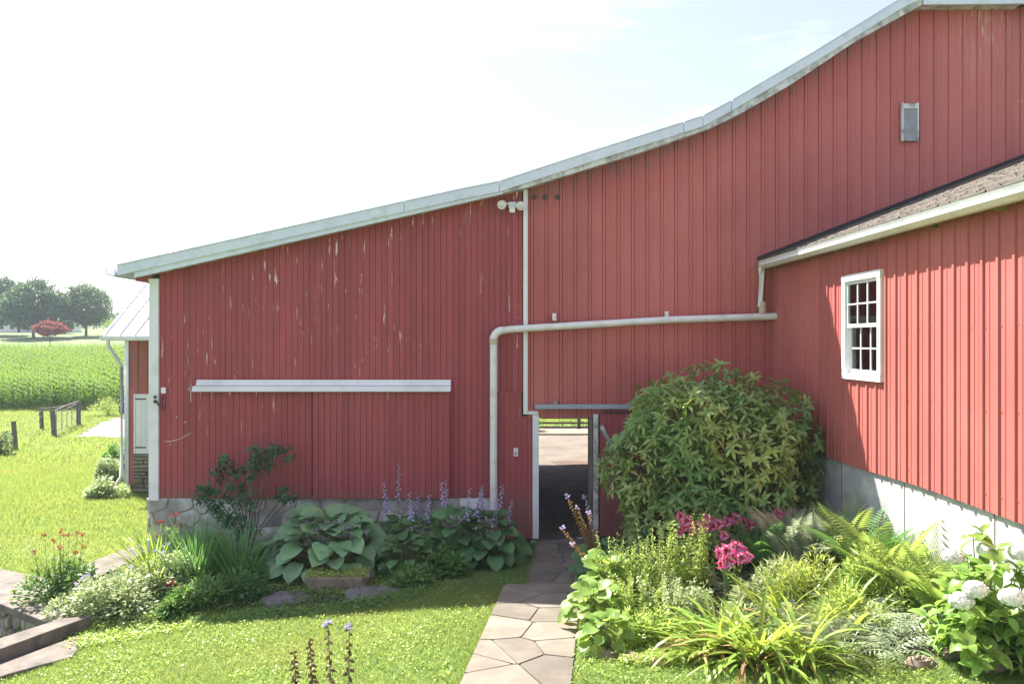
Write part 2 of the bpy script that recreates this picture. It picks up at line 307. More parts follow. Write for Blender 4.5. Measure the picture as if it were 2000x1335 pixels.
# ---------------------------------------------------------------- terrain
PY = [-60, 10, 13, 16, 20, 25, 35, 54, 80, 110, 130, 160, 200, 260, 400, 900]
PZ = [-.45, -.35, -.25, -.32, -.52, -.85, -1.35, -1.3, -.55, .8, 2.5, 4.6, 6.4, 7.9, 9, 9]
def sm(a, b, x): t = np.clip((x-a)/(b-a), 0, 1); return t*t*(3-2*t)
def gz(X, Y):
    X = np.asarray(X, float); Y = np.asarray(Y, float)
    near = np.interp(X, [-14, -8, -6, -5, -4, -2.5, -1, .5, 2, 3.5, 5], [-.75, -.5, -.42, -.36, -.27, -.1, .04, .1, .26, .47, .55])
    wall = np.interp(X, [-14, -8, -5.5, -4, -1, .4, 1.2, 2.5, 4, 6], [-.6, -.4, -.22, -.12, -.06, -.03, -.03, .12, .35, .4])
    fr = near+(wall-near)*sm(9.6, 11.2, Y)
    pr = sum(np.interp(Y+d, PY, PZ) for d in (-2.2, -1.1, 0, 1.1, 2.2))/5
    wy = sm(-7.5, -4.5, X)*(1-sm(38, 60, Y)); back = pr*(1-wy)+wy*(-.03)
    z = fr+(back-fr)*sm(12.2, 14.2, Y)
    return z+.012*np.sin(X*2.1+1.3*np.sin(Y*1.7))*np.sin(Y*1.9)*(np.abs(X+6) > 0)
PIT = [(-5.5, 9.98), (-8.6, 12.15), (-11, 9), (-7.6, 5.2)]
PITW = [(-5.44, 9.95), (-8.5, 12.2), (-11, 9.2), (-7.55, 5.1), (-7.2, 5.6)]
def grid(xs, ys, f, name, mat, kind='structure', smooth=True, mask=None):
    X, Y = np.meshgrid(xs, ys); Z = f(X, Y); V = np.stack([X, Y, Z], -1).reshape(-1, 3); nx = len(xs); ny = len(ys)
    i = np.arange(ny-1)[:, None]*nx+np.arange(nx-1)[None, :]; Q = np.stack([i, i+1, i+nx+1, i+nx], -1).reshape(-1, 4)
    if mask is not None:
        c = V[Q].mean(1); Q = Q[mask(c[:, 0], c[:, 1])]; u, inv = np.unique(Q, return_inverse=True); V = V[u]; Q = inv.reshape(-1, 4)
    o = link(name, np_mesh(name, V, Q, mat, smooth)); return tag(o, None, None, None, kind)
xs = np.concatenate([-np.geomspace(900, 30, 26), np.linspace(-29, -12, 40), np.arange(-11.9, 6, .1), np.linspace(6.3, 30, 30), np.geomspace(34, 900, 16)])
ys = np.concatenate([[-200, -80, -30, -12], np.arange(-4, 5, .5), np.arange(5, 14.2, .1), np.linspace(14.4, 60, 110), np.geomspace(62, 1500, 60)])
def gpit(X, Y): z = gz(X, Y); return np.where(inpoly(X, Y, PITW), -2.6, z)
grid(xs, ys, gpit, 'ground', M_TURF)
def G(px, py):
    dx = (px-1000)/F; dz = -(py-667.5)/F; t = 4.0
    while t < 400 and H+dz*t > float(gz(dx*t, t)): t += .02 if t < 40 else .2
    return Vector((dx*t, t, float(gz(dx*t, t))))
def patch(poly, name, mat, dz=.006, step=.12, label=None):
    xs = np.arange(min(p[0] for p in poly), max(p[0] for p in poly)+step, step); ys = np.arange(min(p[1] for p in poly), max(p[1] for p in poly)+step, step)
    return grid(xs, ys, lambda X, Y: gz(X, Y)+dz, name, mat, mask=lambda x, y: inpoly(x, y, poly))

# ---------------------------------------------------------------- beds, path, drive
BEDL = [tuple(G(*p)[:2]) for p in [(185, 1195), (300, 1170), (340, 1190), (520, 1185), (560, 1190), (700, 1180), (800, 1150), (900, 1115), (980, 1085), (1035, 1060)]]+[(.32, 13.0), (-5.7, 13.0), (-6.1, 11.5), (-5.6, 10.5)]
BEDR = [(.86, 7.75), (1.5, 7.55), (2.4, 7.35), (3.2, 7.15), (3.7, 6.9), (4.4, 6.5), (4.3, 13), (1.3, 13), (1.22, 10.5)]
patch(BEDL, 'flower_bed_soil', M_SOIL, .008, .08); patch(BEDR, 'flower_bed_soil', M_SOIL, .010, .08)
PATHN = [(-.47, 7.2), (-.83, 4.2), (.18, 4.2), (.52, 7.2), (.87, 10.2), (-.10, 10.2)]
PATHF = [(.10, 10.2), (1.08, 10.2), (1.28, 13.1), (.41, 13.1)]
def flags(outer, seeds, z, name):
    b = MB().xy([p for p in outer], z-.28, z-.012).build(name, M_JOINT, None, kind='structure')
    for q in vor(outer, seeds, .004, 1, 1, .06): stone(q, lambda u, v, w_: (u, v, z-.05+w_), .05, 'flagstone', M_FLAG, b, .97, .0012)
sd = []
for r_, y in enumerate(np.arange(4.4, 10.1, .47)):
    cx = .03+.1+(y-7.2)*.124-.1; k = (1, 2, 3, 2, 2, 3)[r_ % 6]
    for i in range(k): sd.append((cx-.48+.96*(i+.5+random.uniform(-.42, .42))/k, y+random.uniform(-.28, .28)))
flags(PATHN, sd, .15, 'path')
sd = []
for y in np.arange(10.45, 13.1, .5):
    cx = .6+(y-10.2)*.08
    for i in range(2): sd.append((cx-.45+.9*(i+.5+random.uniform(-.25, .25))/2, y+random.uniform(-.18, .18)))
flags(PATHF, sd, .015, 'path')
DRIVE = [tuple(G(*p)[:2]) for p in [(150, 853), (165, 845), (200, 825), (245, 812), (420, 812), (420, 860), (300, 857)]]
grid(np.arange(-32, -12, .4), np.arange(22, 60, .4), lambda X, Y: gz(X, Y)+.03, 'driveway', M_GRAVEL, mask=lambda x, y: inpoly(x, y, DRIVE))
grid(np.arange(-6, 9, .5), np.arange(20.5, 31, .5), lambda X, Y: np.full_like(X, .012), 'yard_paving', M_YARD)
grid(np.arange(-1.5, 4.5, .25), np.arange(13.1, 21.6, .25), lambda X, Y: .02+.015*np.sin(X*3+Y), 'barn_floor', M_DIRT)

# ---------------------------------------------------------------- the barn
barn = thing('barn', (0, 13.03, 0), 'large dark red barn with pale metal roof edge and an open doorway at the path', 'barn')
LOW = [(262, 541), (900, 396), (983, 377), (1030, 366), (1240, 301), (1300, 281), (1391, 249), (1450, 220), (1545, 165), (1671, 81), (1790, 15), (1802, 9), (2000, 8), (2500, 6)]
UPP = [(230, 519), (900, 371), (976, 356), (1148, 300), (1300, 252), (1335, 241), (1372, 229), (1428, 199), (1594, 101), (1758, 0), (1802, -22), (2000, -24), (2500, -30)]
YT = 12.74
LO = [(wx(a, YT), wz(b, YT)) for a, b in LOW]; UP = [(wx(a, YT), wz(b, YT)) for a, b in UPP]
zlo = lambda x: float(np.interp(x, [p[0] for p in LO], [p[1] for p in LO])); zup = lambda x: float(np.interp(x, [p[0] for p in UP], [p[1] for p in UP]))
XL, XR, YB = wx(295), 11.8, 22.5
def wallpoly(x0, x1, z0): # gable slice up to just under the roof
    xs = [x0]+[p[0] for p in UP if x0 < p[0] < x1]+[x1]
    return [(x0, z0), (x1, z0)]+[(x, zup(x)-.13) for x in reversed(xs)]
sh = MB(); sh.xz(wallpoly(XL, .42, .70), 13.06, 13.2); sh.xz(wallpoly(.42, 1.23, 1.98), 13.06, 13.2); sh.xz(wallpoly(1.23, XR, 0), 13.06, 13.2)
sh.box(-.2, .42, 13.06, 13.2, 0, .70)
sh.xz(wallpoly(XL, -1.2, -.4), YB, YB+.15); sh.xz(wallpoly(-1.2, 3.6, 2.55), YB, YB+.15); sh.xz(wallpoly(3.6, XR, -.4), YB, YB+.15)
sh.box(XL, XL+.12, 13.2, YB, -.5, zup(XL)-.14); sh.box(XR-.12, XR, 13.2, YB, -.4, zup(XR)-.14)
sh.box(-1.35, -1.2, 13.2, YB, 0, 3.0); sh.box(3.6, 3.75, 13.2, YB, 0, 3.0); sh.box(-1.2, 3.6, 13.2, YB, 2.8, 2.9)
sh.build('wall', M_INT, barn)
rf = MB()
for a, b in zip(UP[:-1], UP[1:]): rf.xz([(a[0], a[1]-.12), (b[0], b[1]-.12), (b[0], b[1]-.004), (a[0], a[1]-.004)], 12.76, YB+.3)
rf.build('roof', M_METAL, barn)
# rake trim in lengths between the seams, weathered fascia under it
SEAM = [230, 790, 976, 1335, 1372, 1428, 1802, 2500]
for i in range(len(SEAM)-1):
    x0, x1 = wx(SEAM[i], YT)+.004, wx(SEAM[i+1], YT)-.004
    if SEAM[i] >= 1802: x1 = XR
    xs_ = [x0]+[p[0] for p in UP if x0+.02 < p[0] < x1-.02]+[x1]; hgt = .15 if SEAM[i] < 1802 else .26
    off = .004*(i % 2)
    pl = [(x, zup(x)+.004) for x in xs_]+[(x, zup(x)-hgt) for x in reversed(xs_)]
    t = MB().xz(pl, YT-.03-off, YT+.01); 
    t.xz([(x, zup(x)+.018) for x in xs_]+[(x, zup(x)+.005) for x in reversed(xs_)], YT-.045-off, YT+.12); t.build('rake_trim', M_METAL, barn)
FS = [262, 983, 1140, 1391, 1802, 2490]
for i in range(4):
    x0, x1 = wx(FS[i], YT)+.003, wx(FS[i+1], YT)-.003; xs_ = sorted([x0, x1]+[p[0] for p in LO+UP if x0+.02 < p[0] < x1-.02]); e = (-.01 if i == 0 else 0)
    MB().xz([(x, zup(x)-.10) for x in xs_]+[(x, zlo(x)+e) for x in reversed(xs_)], YT, YT+.03+.003*i).build('fascia_board', M_WEATH if i > 0 else M_METAL, barn)
so_ = MB(); xs_ = [p[0] for p in LO if p[0] < XR]
for a, b in zip(xs_[:-1], xs_[1:]): so_.xz([(a, zlo(a)+.02), (b, zlo(b)+.02), (b, zlo(b)+.04), (a, zlo(a)+.04)], YT+.045, 13.06)
so_.build('soffit', M_WEATH, barn)
# gutter end at the low eave
gx = XL-.52; gzz = zup(gx)-.1
MB().prism([(-.10, 0), (-.06, -.10), (.05, -.13), (.08, -.05), (.08, .0), (.06, 0), (.05, -.10), (-.05, -.08), (-.085, 0)], lambda a, b: (gx+a+.02, YT, gzz+b+.06), lambda a, b: (gx+a+.02, YB, gzz+b+.06)).build('eave_gutter', M_METAL, barn)
MB().xz([(wx(267), wz(532)), (wx(300), wz(532)), (wx(300), wz(541)), (wx(267), wz(549))], 12.99, YB).build('eave_board', M_WOOD, barn)
# boards
x = wx(311)
bw = [.093, .096, .1, .09, .097]
j = 0; DOOR0, DOORM, DOOR1 = wx(388), wx(612), wx(879)
while x < wx(1021):
    wd = bw[(j*7+j//3) % 5]; x1 = min(x+wd, wx(1021)); d = random.uniform(-.002, .002); zb = .685
    gap = .0035
    def brd(z0, zt0, zt1, xa=x, xb=x1, par=barn, y=13.03):
        ch = .004
        m = MB(); m.prism([(xa+gap/2, y+.025), (xa+gap/2, y+ch), (xa+gap/2+ch, y), (xb-gap/2-ch, y), (xb-gap/2, y+ch), (xb-gap/2, y+.025)], lambda a, b: (a, b+d, z0), lambda a, b: (a, b+d, zt0+(zt1-zt0)*(a-xa)/(xb-xa)))
        return m.build('plank', M_WOOD, par)
    if x1 < wx(972): brd(zb+random.uniform(-.004, .004), zlo(x)+.07, zlo(x1)+.07)
    else:
        brd(wz(765)+.003, zlo(x)+.07, zlo(x1)+.07)
    x = x1; j += 1
x = wx(973)
while x < wx(1039)-.01:
    x1 = min(x+.094, wx(1039)); d = random.uniform(-.002, .002)
    MB().box(x+.002, x1-.002, 13.02+d, 13.05, .04, wz(765) if x1 < wx(1020) else wz(812)).build('plank', M_WOOD, barn); x = x1
sc_ = MB(); P_ = [(322, 862), (335, 861), (350, 857), (362, 851), (372, 845)]
for (a, b), (c, d) in zip(P_[:-1], P_[1:]): sc_.xz([(wx(a), wz(b)-.004), (wx(c), wz(d)-.006), (wx(c), wz(d)+.006), (wx(a), wz(b)+.005)], 13.0265, 13.032)
sc_.build('bare_scratch', M_WEATH, barn)
for a, b in ((386, 812), (392, 818), (371, 752), (372, 760), (367, 757), (361, 822), (600, 814), (344, 812), (332, 866)): B(wx(a), wx(a+1.5), 13.0265, 13.032, wz(b+4), wz(b)).build('paint_chip', M_WEATH, barn)
# white corner board, joint strip, doorway trims
B(XL-.02, wx(312)-.003, 12.985, 13.045, wz(976), wz(544)).build('corner_board', M_WHITE, barn, bevel=.004)
B(XL-.02, XL+.01, 13.047, 13.2, wz(976), wz(544)).build('corner_board', M_WHITE, barn)
B(wx(1022), wx(1030.5), 12.955, 13.03, wz(808), wz(372)).build('joint_strip', M_WHITE, barn, bevel=.003)
B(wx(1031), wx(1051), 12.96, 13.03, wz(808), wz(802)).build('joint_strip', M_WHITE, barn, bevel=.003)
B(wx(1040), wx(1052), 12.95, 13.06, wz(1049), wz(809)).build('door_jamb', M_WHITE, barn, bevel=.004)
B(wx(1158), wx(1167), 12.90, 12.99, wz(1030), wz(807)).build('door_jamb', M_WEATH, barn, bevel=.006)
B(wx(1150), wx(1157), 12.96, 13.2, wz(1050), wz(816)).build('door_jamb', M_POST, barn, bevel=.006)
B(.30, 1.35, 12.9, 13.25, -.06, .012).build('threshold', M_CONC, barn, bevel=.01)
# metal siding
PITCH = .2286; P0 = .24
def ribs(u0, u1, ph):
    pts = [(u0, 0)]; k = math.floor((u0-ph)/PITCH)-1
    while ph+k*PITCH < u1+.1:
        c = ph+k*PITCH
        for du, dd in ((-.028, 0), (-.0235, -.009), (-.017, .017), (.017, .017), (.0235, -.009), (.028, 0), (.082, 0), (.086, .005), (.102, .005), (.106, 0)):
            if u0 < c+du < u1: pts.append((c+du, dd))
        k += 1
    return pts+[(u1, 0)]
def panel(u0, u1, zb, zt, f, par, ph=0, off=0, name='siding_panel'):
    pr_ = ribs(u0, u1, ph); m = MB(); P = []; n = len(pr_)
    for u, d in pr_: P += [f(u, zb(u), d+off), f(u, zt(u), d+off)]
    m.poly(P, [(2*i, 2*i+2, 2*i+3, 2*i+1) for i in range(n-1)]); return m.build(name, M_RED, par)
fm = lambda u, z, d: (u, 13.01-d, z)
us = [.248, 1.24]
while us[-1] < XR-.5: us.append(us[-1]+4*PITCH)
for i, (a, b) in enumerate(zip(us[:-1], us[1:])):
    zb = wz(815) if i == 0 else .15
    panel(a, b+.012, lambda u: zb, lambda u: zlo(u)+.06, fm, barn, .32, .002*(i % 2))
# soot and damp streaks are in the paint; screws along the girts
sw = MB()
for zz in (2.9, 4.3, 5.6):
    k = 0
    while .32+k*PITCH < 8.5:
        xx = .32+k*PITCH+.045
        if zz < zlo(xx)-.1: sw.ball((xx, 13.005, zz), .006, 5)
        k += 1
sw.build('screw', M_DARK, barn, kind='stuff')
# foundation with whitewashed stones
fd = B(XL-.03, -.21, 13.05, 13.35, -.6, .68).build('foundation', M_MORTAR, barn)
sd = []
for r_, z in enumerate((-.12, .14, .36, .58)):
    x = XL-.1+(.2 if r_ % 2 else 0)
    while x < -.2: sd.append((x+random.uniform(-.06, .06), z+random.uniform(-.05, .05))); x += random.uniform(.24, .52)
for q in vor([(XL-.03, -.25), (-.22, -.25), (-.22, .675), (XL-.03, .675)], sd, .022, .8, 1.3, .13):
    stone(q, lambda u, v, w_: (u, 13.05-w_, v), random.uniform(.010, .028), 'stone', M_STONE, fd, .93, .004)
for y in (13.25, 13.75, 14.3):
    for z in (-.1, .25, .55): MB().box(XL-.07, XL-.03, y-.2, y+.25, z-.14, z+.12, .015).build('stone', M_STONE, fd)
# sliding doors with rail
for (a, b, y) in ((DOOR0, DOORM-.008, 12.975), (DOORM+.012, DOOR1, 12.925)):
    dr = B(a+.03, b-.03, y+.022, y+.04, wz(968), wz(760)).build('sliding_door', M_WOOD, barn)
    x = a
    while x < b-.01:
        x1 = min(x+random.choice(bw), b)
        if b-x1 < .03: x1 = b
        d = random.uniform(-.0015, .0015)
        MB().prism([(x+.002, y+.022), (x+.002, y+.003), (x+.005, y), (x1-.005, y), (x1-.002, y+.003), (x1-.002, y+.022)], lambda p, q: (p, q+d, wz(971)), lambda p, q: (p, q+d, wz(760))).build('plank', M_WOOD, dr); x = x1
x0, x1 = wx(387), wx(881)
MB().yz([(13.0, wz(741)), (12.97, wz(741)), (12.93, wz(750)), (12.93, wz(752)), (13.0, wz(752))], x0, x1).build('rail_flashing', M_WHITE, barn)
MB().yz([(12.94, wz(752.5)), (12.87, wz(753)), (12.85, wz(763)), (12.87, wz(763)), (12.94, wz(757))], x0-.03, x1+.004).build('rail_cover', M_WHITE, barn)
B(x0+.02, x1-.02, 12.90, 12.965, wz(763), wz(758)).build('door_rail', M_DARK, barn)
for px in range(430, 880, 90): B(wx(px), wx(px)+.012, 12.925, 12.934, wz(752), wz(742)).build('rail_bracket', M_WHITE, barn)
# small door: rail above, sliding door slid open behind the shrub
B(wx(1044), wx(1222)+.9, 12.90, 12.95, wz(797), wz(788)).build('doorway_rail', M_GREY, barn, bevel=.003)
B(wx(1080), wx(1087), 12.91, 12.99, wz(788), wz(782)).build('rail_bracket', M_GALV, barn)
dr = B(wx(1170), wx(1170)+1.0, 12.94, 12.955, .1, wz(806)).build('sliding_door', M_WOOD, barn)
for k in range(10): B(wx(1170)+k*.1+.002, wx(1170)+k*.1+.098, 12.92, 12.94, .1, wz(806)).build('plank', M_WOOD, dr)
MB().prism([(wx(1169), wz(831)), (wx(1175), wz(827)), (wx(1210), wz(895)), (wx(1204), wz(898))], lambda a, b: (a, 12.89, b), lambda a, b: (a, 12.918, b)).build('brace', M_WEATH, dr)
MB().tube([(wx(1172), 12.9, wz(803)), (wx(1240), 12.9, wz(803))], .012, 6).ball((wx(1190), 12.9, wz(802)), .03, 6).build('door_hanger', M_DARK, dr)
# PVC drain run
pt = [(wx(1515), 12.86, wz(618)), (wx(1300), 12.86, wz(625)), (wx(1000), 12.86, wz(643)), (wx(983), 12.86, wz(645))]
cx, cz, rr = wx(983), wz(645)-.15, .15
pts2 = [(cx-rr*math.sin(a), 12.86, cz+rr*math.cos(a)) for a in [math.pi/2*k/8 for k in range(9)]]
dp = thing('drain_pipe', (wx(965), 12.86, 0), 'white plastic drain pipe running across the red wall and down beside the doorway', 'pipe')
MB().tube(pt, .057, 14).build('pipe_run', M_PVC, dp, smooth=True)
MB().tube(pts2, .064, 14).build('elbow', M_TAPE if False else M_PVC, dp, smooth=True)
MB().tube([(cx-rr, 12.86, cz), (cx-rr, 12.86, .25)], .06, 14).build('pipe_drop', M_PVC, dp, smooth=True)
MB().tube([(cx-rr, 12.86, cz+.02), (cx-rr, 12.86, cz-.07)], .067, 14).build('coupling', M_TAPE, dp, smooth=True)
for px, py in ((1082, 612), (1300, 608)):
    m = MB().box(wx(px)-.03, wx(px)+.03, 12.93, 12.97, wz(py+14), wz(py)); m.box(wx(px)-.03, wx(px)+.03, 12.80, 12.97, wz(py+14)-.004, wz(py+14)+.004); m.build('strap', M_PVC, dp)
# fittings on the barn wall
lt = thing('floodlight', (wx(1000), 12.99, wz(404)), 'white twin floodlight fixture under the roof edge beside the white joint strip', 'light')
B(wx(993), wx(1008), 12.93, 13.0, wz(408), wz(396)).build('junction_box', M_WHITE, lt, bevel=.01)
B(wx(995), wx(1006), 12.86, 12.95, wz(418), wz(407)).build('sensor', M_PVC, lt, bevel=.008)
for px, py, s in ((981, 403, -1), (1016, 405, 1)):
    c = Vector((wx(px), 12.86, wz(py))); d = Vector((s*.25, -1, -.35)).normalized()
    hd = MB().tube([c-d*-.07*-1-d*.02, c, c+d*.07], .04, 12); hd.v = []; hd.f = []
    hd.tube([c-d*.09, c-d*.03], .03, 12, .062); hd.tube([c-d*.03, c+d*.035], .066, 12, .07); h_ = hd.build('lamp_head', M_WHITE, lt, smooth=True)
    MB().tube([c+d*.035, c+d*.045], .056, 12, .04).build('lens', M_LENS, h_, smooth=True)
    MB().tube([(wx(1000)+s*.04, 12.95, wz(399)), c-d*.06], .014, 6).build('arm', M_WHITE, lt)
for i, px in enumerate((1043, 1065, 1089)):
    m = MB().tube([(wx(px), 13.0, wz(386)), (wx(px), 12.955, wz(386))], .036, 14)
    tag(m.build('wall_vent', M_DARK, None, smooth=True), ['small round dark vent nearest the white joint strip, under the roof edge', 'middle one of three small round dark vents, under the roof edge', 'small round dark vent farthest from the white joint strip, under the roof edge'][i], 'vent', 'round vents under the roof edge')
vp = thing('vent_plate', (wx(1772), 12.97, wz(240)), 'grey weathered metal plate high on the red siding above the wing roof', 'vent')
B(wx(1757), wx(1788), 12.94, 12.985, wz(278), wz(205)).build('plate', M_GALV, vp, bevel=.005)
B(wx(1759), wx(1786), 12.925, 12.938, wz(216), wz(206)).build('hood', M_WEATH, vp, bevel=.003)
for a, b, c, d in ((1756, 1759, 204, 279), (1786, 1789, 204, 279)): B(wx(a), wx(b), 12.93, 12.98, wz(d), wz(c)).build('flange', M_WEATH, vp)
ho = thing('latch_hook', (wx(314), 12.98, wz(785)), 'rusty iron latch hook on the red wall beside the white corner board', 'latch')
MB().tube([(wx(321), 12.97, wz(772)), (wx(322), 12.96, wz(800)), (wx(314), 12.93, wz(788)), (wx(309), 12.92, wz(779))], .014, 6).build('hook', M_DARK, ho)
for py in (774, 783): MB().ball((wx(308), 12.93, wz(py)), .028, 8).build('ring', M_DARK, ho, smooth=True)
sg = tag(B(wx(316), wx(325.5), 12.99, 13.02, wz(768), wz(756)).build('switch_box', M_WHITE, None, bevel=.008), 'small white box above the iron latch at the corner board', 'box')
ou = thing('outlet_box', (wx(1007), 13.0, wz(882)), 'small white electrical outlet on the red boards beside the doorway', 'outlet')
B(wx(1003), wx(1012), 12.985, 13.02, wz(890), wz(874)).build('cover', M_WHITE, ou, bevel=.005)
MB().ball((wx(1007), 12.98, wz(882)), .016, 8).box(wx(1005.5), wx(1009), 12.98, 12.987, wz(887), wz(884)).build('socket', M_GALV, ou)

# ---------------------------------------------------------------- right wing
SK = .025
wing = thing('barn_wing', (4.3, 8, 0), 'sunlit red metal wing with white gutter and window on a grey foundation', 'building')
def fw(s, z, d): return (4.14+s*SK-d, 13.03-s, z)
sY = lambda px: 13.03-548/(px-960)*13.03           # distance along the wall of a column in the photo
W0, W1 = sY(1650), sY(1726); WZ0, WZ1 = H-.46, H+.83
ss = [.02]
while ss[-1] < 10: ss.append(ss[-1]+4*PITCH)
for i, (a, b) in enumerate(zip(ss[:-1], ss[1:])):
    o_ = .002*(i % 2); b2 = b+.01
    zt = lambda u: 4.335; zb = lambda u: 1.64+.012*math.sin(u*1.7)
    if b2 <= W0 or a >= W1: panel(a, b2, zb, zt, fw, wing, .1, o_)
    else:
        if a < W0: panel(a, W0, zb, zt, fw, wing, .1, o_)
        if b2 > W1: panel(W1, b2, zb, zt, fw, wing, .1, o_)
        lo_, hi_ = max(a, W0), min(b2, W1); panel(lo_, hi_, zb, lambda u: WZ0, fw, wing, .1, o_); panel(lo_, hi_, lambda u: WZ1, zt, fw, wing, .1, o_)
def wbox(s0, s1, z0, z1, d0, d1): # box in wall coordinates (d outwards)
    m = MB(); m.poly([fw(s, z, d) for z in (z0, z1) for d in (d1, d0) for s in (s0, s1)], [(0, 2, 3, 1), (4, 5, 7, 6), (0, 1, 5, 4), (2, 6, 7, 3), (0, 4, 6, 2), (1, 3, 7, 5)]); return m
m = MB()
for a in ((.0, W0, 1.67, 4.4), (W1, 10.1, 1.67, 4.4), (W0, W1, 1.67, WZ0), (W0, W1, WZ1, 4.4)): q = wbox(*a, -.14, -.02); m.poly(q.v, q.f)
q = wbox(10.1, 10.2, 1, 4.4, -4, 0); m.poly(q.v, q.f)
m.box(7.9, 8.0, 3, 13.0, 0, 5.7); m.box(4.6, 7.9, 3, 13.0, 1.5, 1.55); m.build('wall', M_INT, wing)
wbox(-.02, 10.1, -.1, 1.66, -.3, -.035).build('foundation', M_CONC, wing)
for k in range(6): wbox(.9+k*1.6, .91+k*1.6, .0, 1.63, -.036, -.031).build('control_joint', M_JOINT, wing)
wbox(.0, .045, 1.7, 4.3, .0, .03).build('corner_trim', M_RED, wing)
wn = thing('window', (0, 0, 0), None, None); wn.parent = wing; wn.location = Vector(fw((W0+W1)/2, (WZ0+WZ1)/2, 0))-wing.location
def wb(name, *a, mat=M_WHITE, bevel=.004): return wbox(*a).build(name, mat, wn, bevel=bevel)
wb('frame', W0, W1, WZ1-.085, WZ1, -.06, .05); wb('frame', W0, W1, WZ0, WZ0+.075, -.06, .05)
wb('frame', W0, W0+.085, WZ0+.077, WZ1-.087, -.06, .045); wb('frame', W1-.085, W1, WZ0+.077, WZ1-.087, -.06, .045)
a0, a1 = W0+.087, W1-.087; zm = (WZ0+WZ1)/2-.01
for (z0, z1, d) in ((zm, WZ1-.087, .02), (WZ0+.077, zm+.045, -.018)):
    st = .035
    wb('sash', a0, a1, z1-st, z1, d-.025, d, bevel=.003); wb('sash', a0, a1, z0, z0+st+.01, d-.025, d, bevel=.003)
    wb('sash', a0, a0+st, z0+st+.012, z1-st-.002, d-.025, d, bevel=.003); wb('sash', a1-st, a1, z0+st+.012, z1-st-.002, d-.025, d, bevel=.003)
    p0, p1, r0, r1 = a0+st, a1-st, z0+st+.012, z1-st-.002
    for i in (1, 2): c = p0+(p1-p0)*i/3; wb('glazing_bar', c-.009, c+.009, r0, r1, d-.02, d-.004, bevel=0)
    c = (r0+r1)/2; wb('glazing_bar', p0, p1, c-.009, c+.009, d-.021, d-.002, bevel=0)
    for i in range(3):
        for k in range(2): wb('pane', p0+(p1-p0)*i/3+.009, p0+(p1-p0)*(i+1)/3-.009, r0+(r1-r0)*k/2+.009*k, r0+(r1-r0)*(k+1)/2-.009*(1-k), d-.017, d-.013, mat=M_GLASS, bevel=0)
wb('curtain', W0+.05, W1-.05, WZ0+.12, WZ1-.1, -.13, -.125, mat=M_REFLCURT, bevel=0)  # mottled curtain added behind the panes to stand in for their reflections
sw = MB()
for zz in (1.8, 2.55, 3.3, 4.05):
    k = 0
    while .1+k*PITCH+.045 < 9.5:
        s_ = .1+k*PITCH+.045
        if not (W0-.02 < s_ < W1+.02 and WZ0-.05 < zz < WZ1+.05): sw.ball(fw(s_, zz+.01*math.sin(k), .003), .007, 5)
        k += 1
sw.build('screw', M_RED, wing, kind='stuff')
# eave, gutter, shingles
XE = lambda Y: 3.88+(12.95-Y)*SK
m = MB(); prof = [(0, 0), (.02, -.04), (-.0, -.075), (.06, -.115), (.12, -.115), (.12, -.0), (.105, 0), (.105, -.1), (.065, -.1), (.018, -.07), (.03, -.04), (.02, 0)]
gt = MB().prism([(a, b) for a, b in prof], lambda a, b: (XE(12.95)+a-.0, 12.93, 4.43+b), lambda a, b: (XE(3)+a, 3, 4.43+b)).build('gutter', M_WHITE, wing)
MB().poly([(XE(12.93)+.0, 12.93, 4.43), (XE(12.93)+.02, 12.93, 4.39), (XE(12.93)+.0, 12.93, 4.355), (XE(12.93)+.06, 12.93, 4.315), (XE(12.93)+.12, 12.93, 4.315), (XE(12.93)+.12, 12.93, 4.43)], [(0, 1, 2, 3, 4, 5)])
m = MB(); m.prism([(.125, 4.365), (.44, 4.345), (.44, 4.36), (.125, 4.38)], lambda a, b: (XE(12.95)+a, 12.95, b), lambda a, b: (XE(3)+a, 3, b)); m.build('soffit', M_SOFF, wing)
MB().prism([(.123, 4.31), (.148, 4.31), (.148, 4.44), (.123, 4.44)], lambda a, b: (XE(12.95)+a, 12.95, b), lambda a, b: (XE(3)+a, 3, b)).build('fascia_board', M_SOFF, wing)
for k in range(9):
    y = 12.6-k*1.1; MB().box(XE(y)+.15, XE(y)+.41, y-.02, y+.02, 4.30, 4.35).build('rafter_tail', M_SOFF, wing)
SL = .385; z0_ = 4.458; x0_ = 3.94
MB().prism([(0, -.06), (4.4, 4.4*SL-.06), (4.4, 4.4*SL-.01), (0, -.01)], lambda a, b: (x0_+a, 13.0, z0_+b), lambda a, b: (x0_+.24+a, 3, z0_+b)).build('roof_deck', M_TAR, wing)
nC = 32
for c in range(nC):
    a = -.05+c*.139; b = a+.15; m = MB()
    y = 12.985; n = 0
    while y > 3:
        y1 = max(3, y-random.uniform(.18, .36)); dz = random.uniform(0, .0015); xo = (12.95-y)*SK+random.uniform(-.004, .004)
        m.poly([(x0_+a+xo, y, z0_+a*SL+.014+dz), (x0_+b+xo, y, z0_+b*SL+.002), (x0_+b+xo, y1+.004, z0_+b*SL+.002), (x0_+a+xo, y1+.004, z0_+a*SL+.014+dz),
                (x0_+a+xo, y, z0_+a*SL-.002), (x0_+a+xo, y1+.004, z0_+a*SL-.002)], [(0, 1, 2, 3), (0, 3, 5, 4)]); y = y1
    m.build('shingle_course', M_SHING, wing)
MB().prism([(-.05, .0), (4.4, 4.4*SL+.0), (4.4, 4.4*SL+.07), (-.05, .05)], lambda a, b: (x0_+a, 12.93, z0_+b), lambda a, b: (x0_+a, 12.985, z0_+b)).build('flashing', M_TAR, wing)
ds = thing('downspout', (3.93, 12.88, 3.5), 'short white downspout dropping from the wing gutter into the drain pipe', 'pipe')
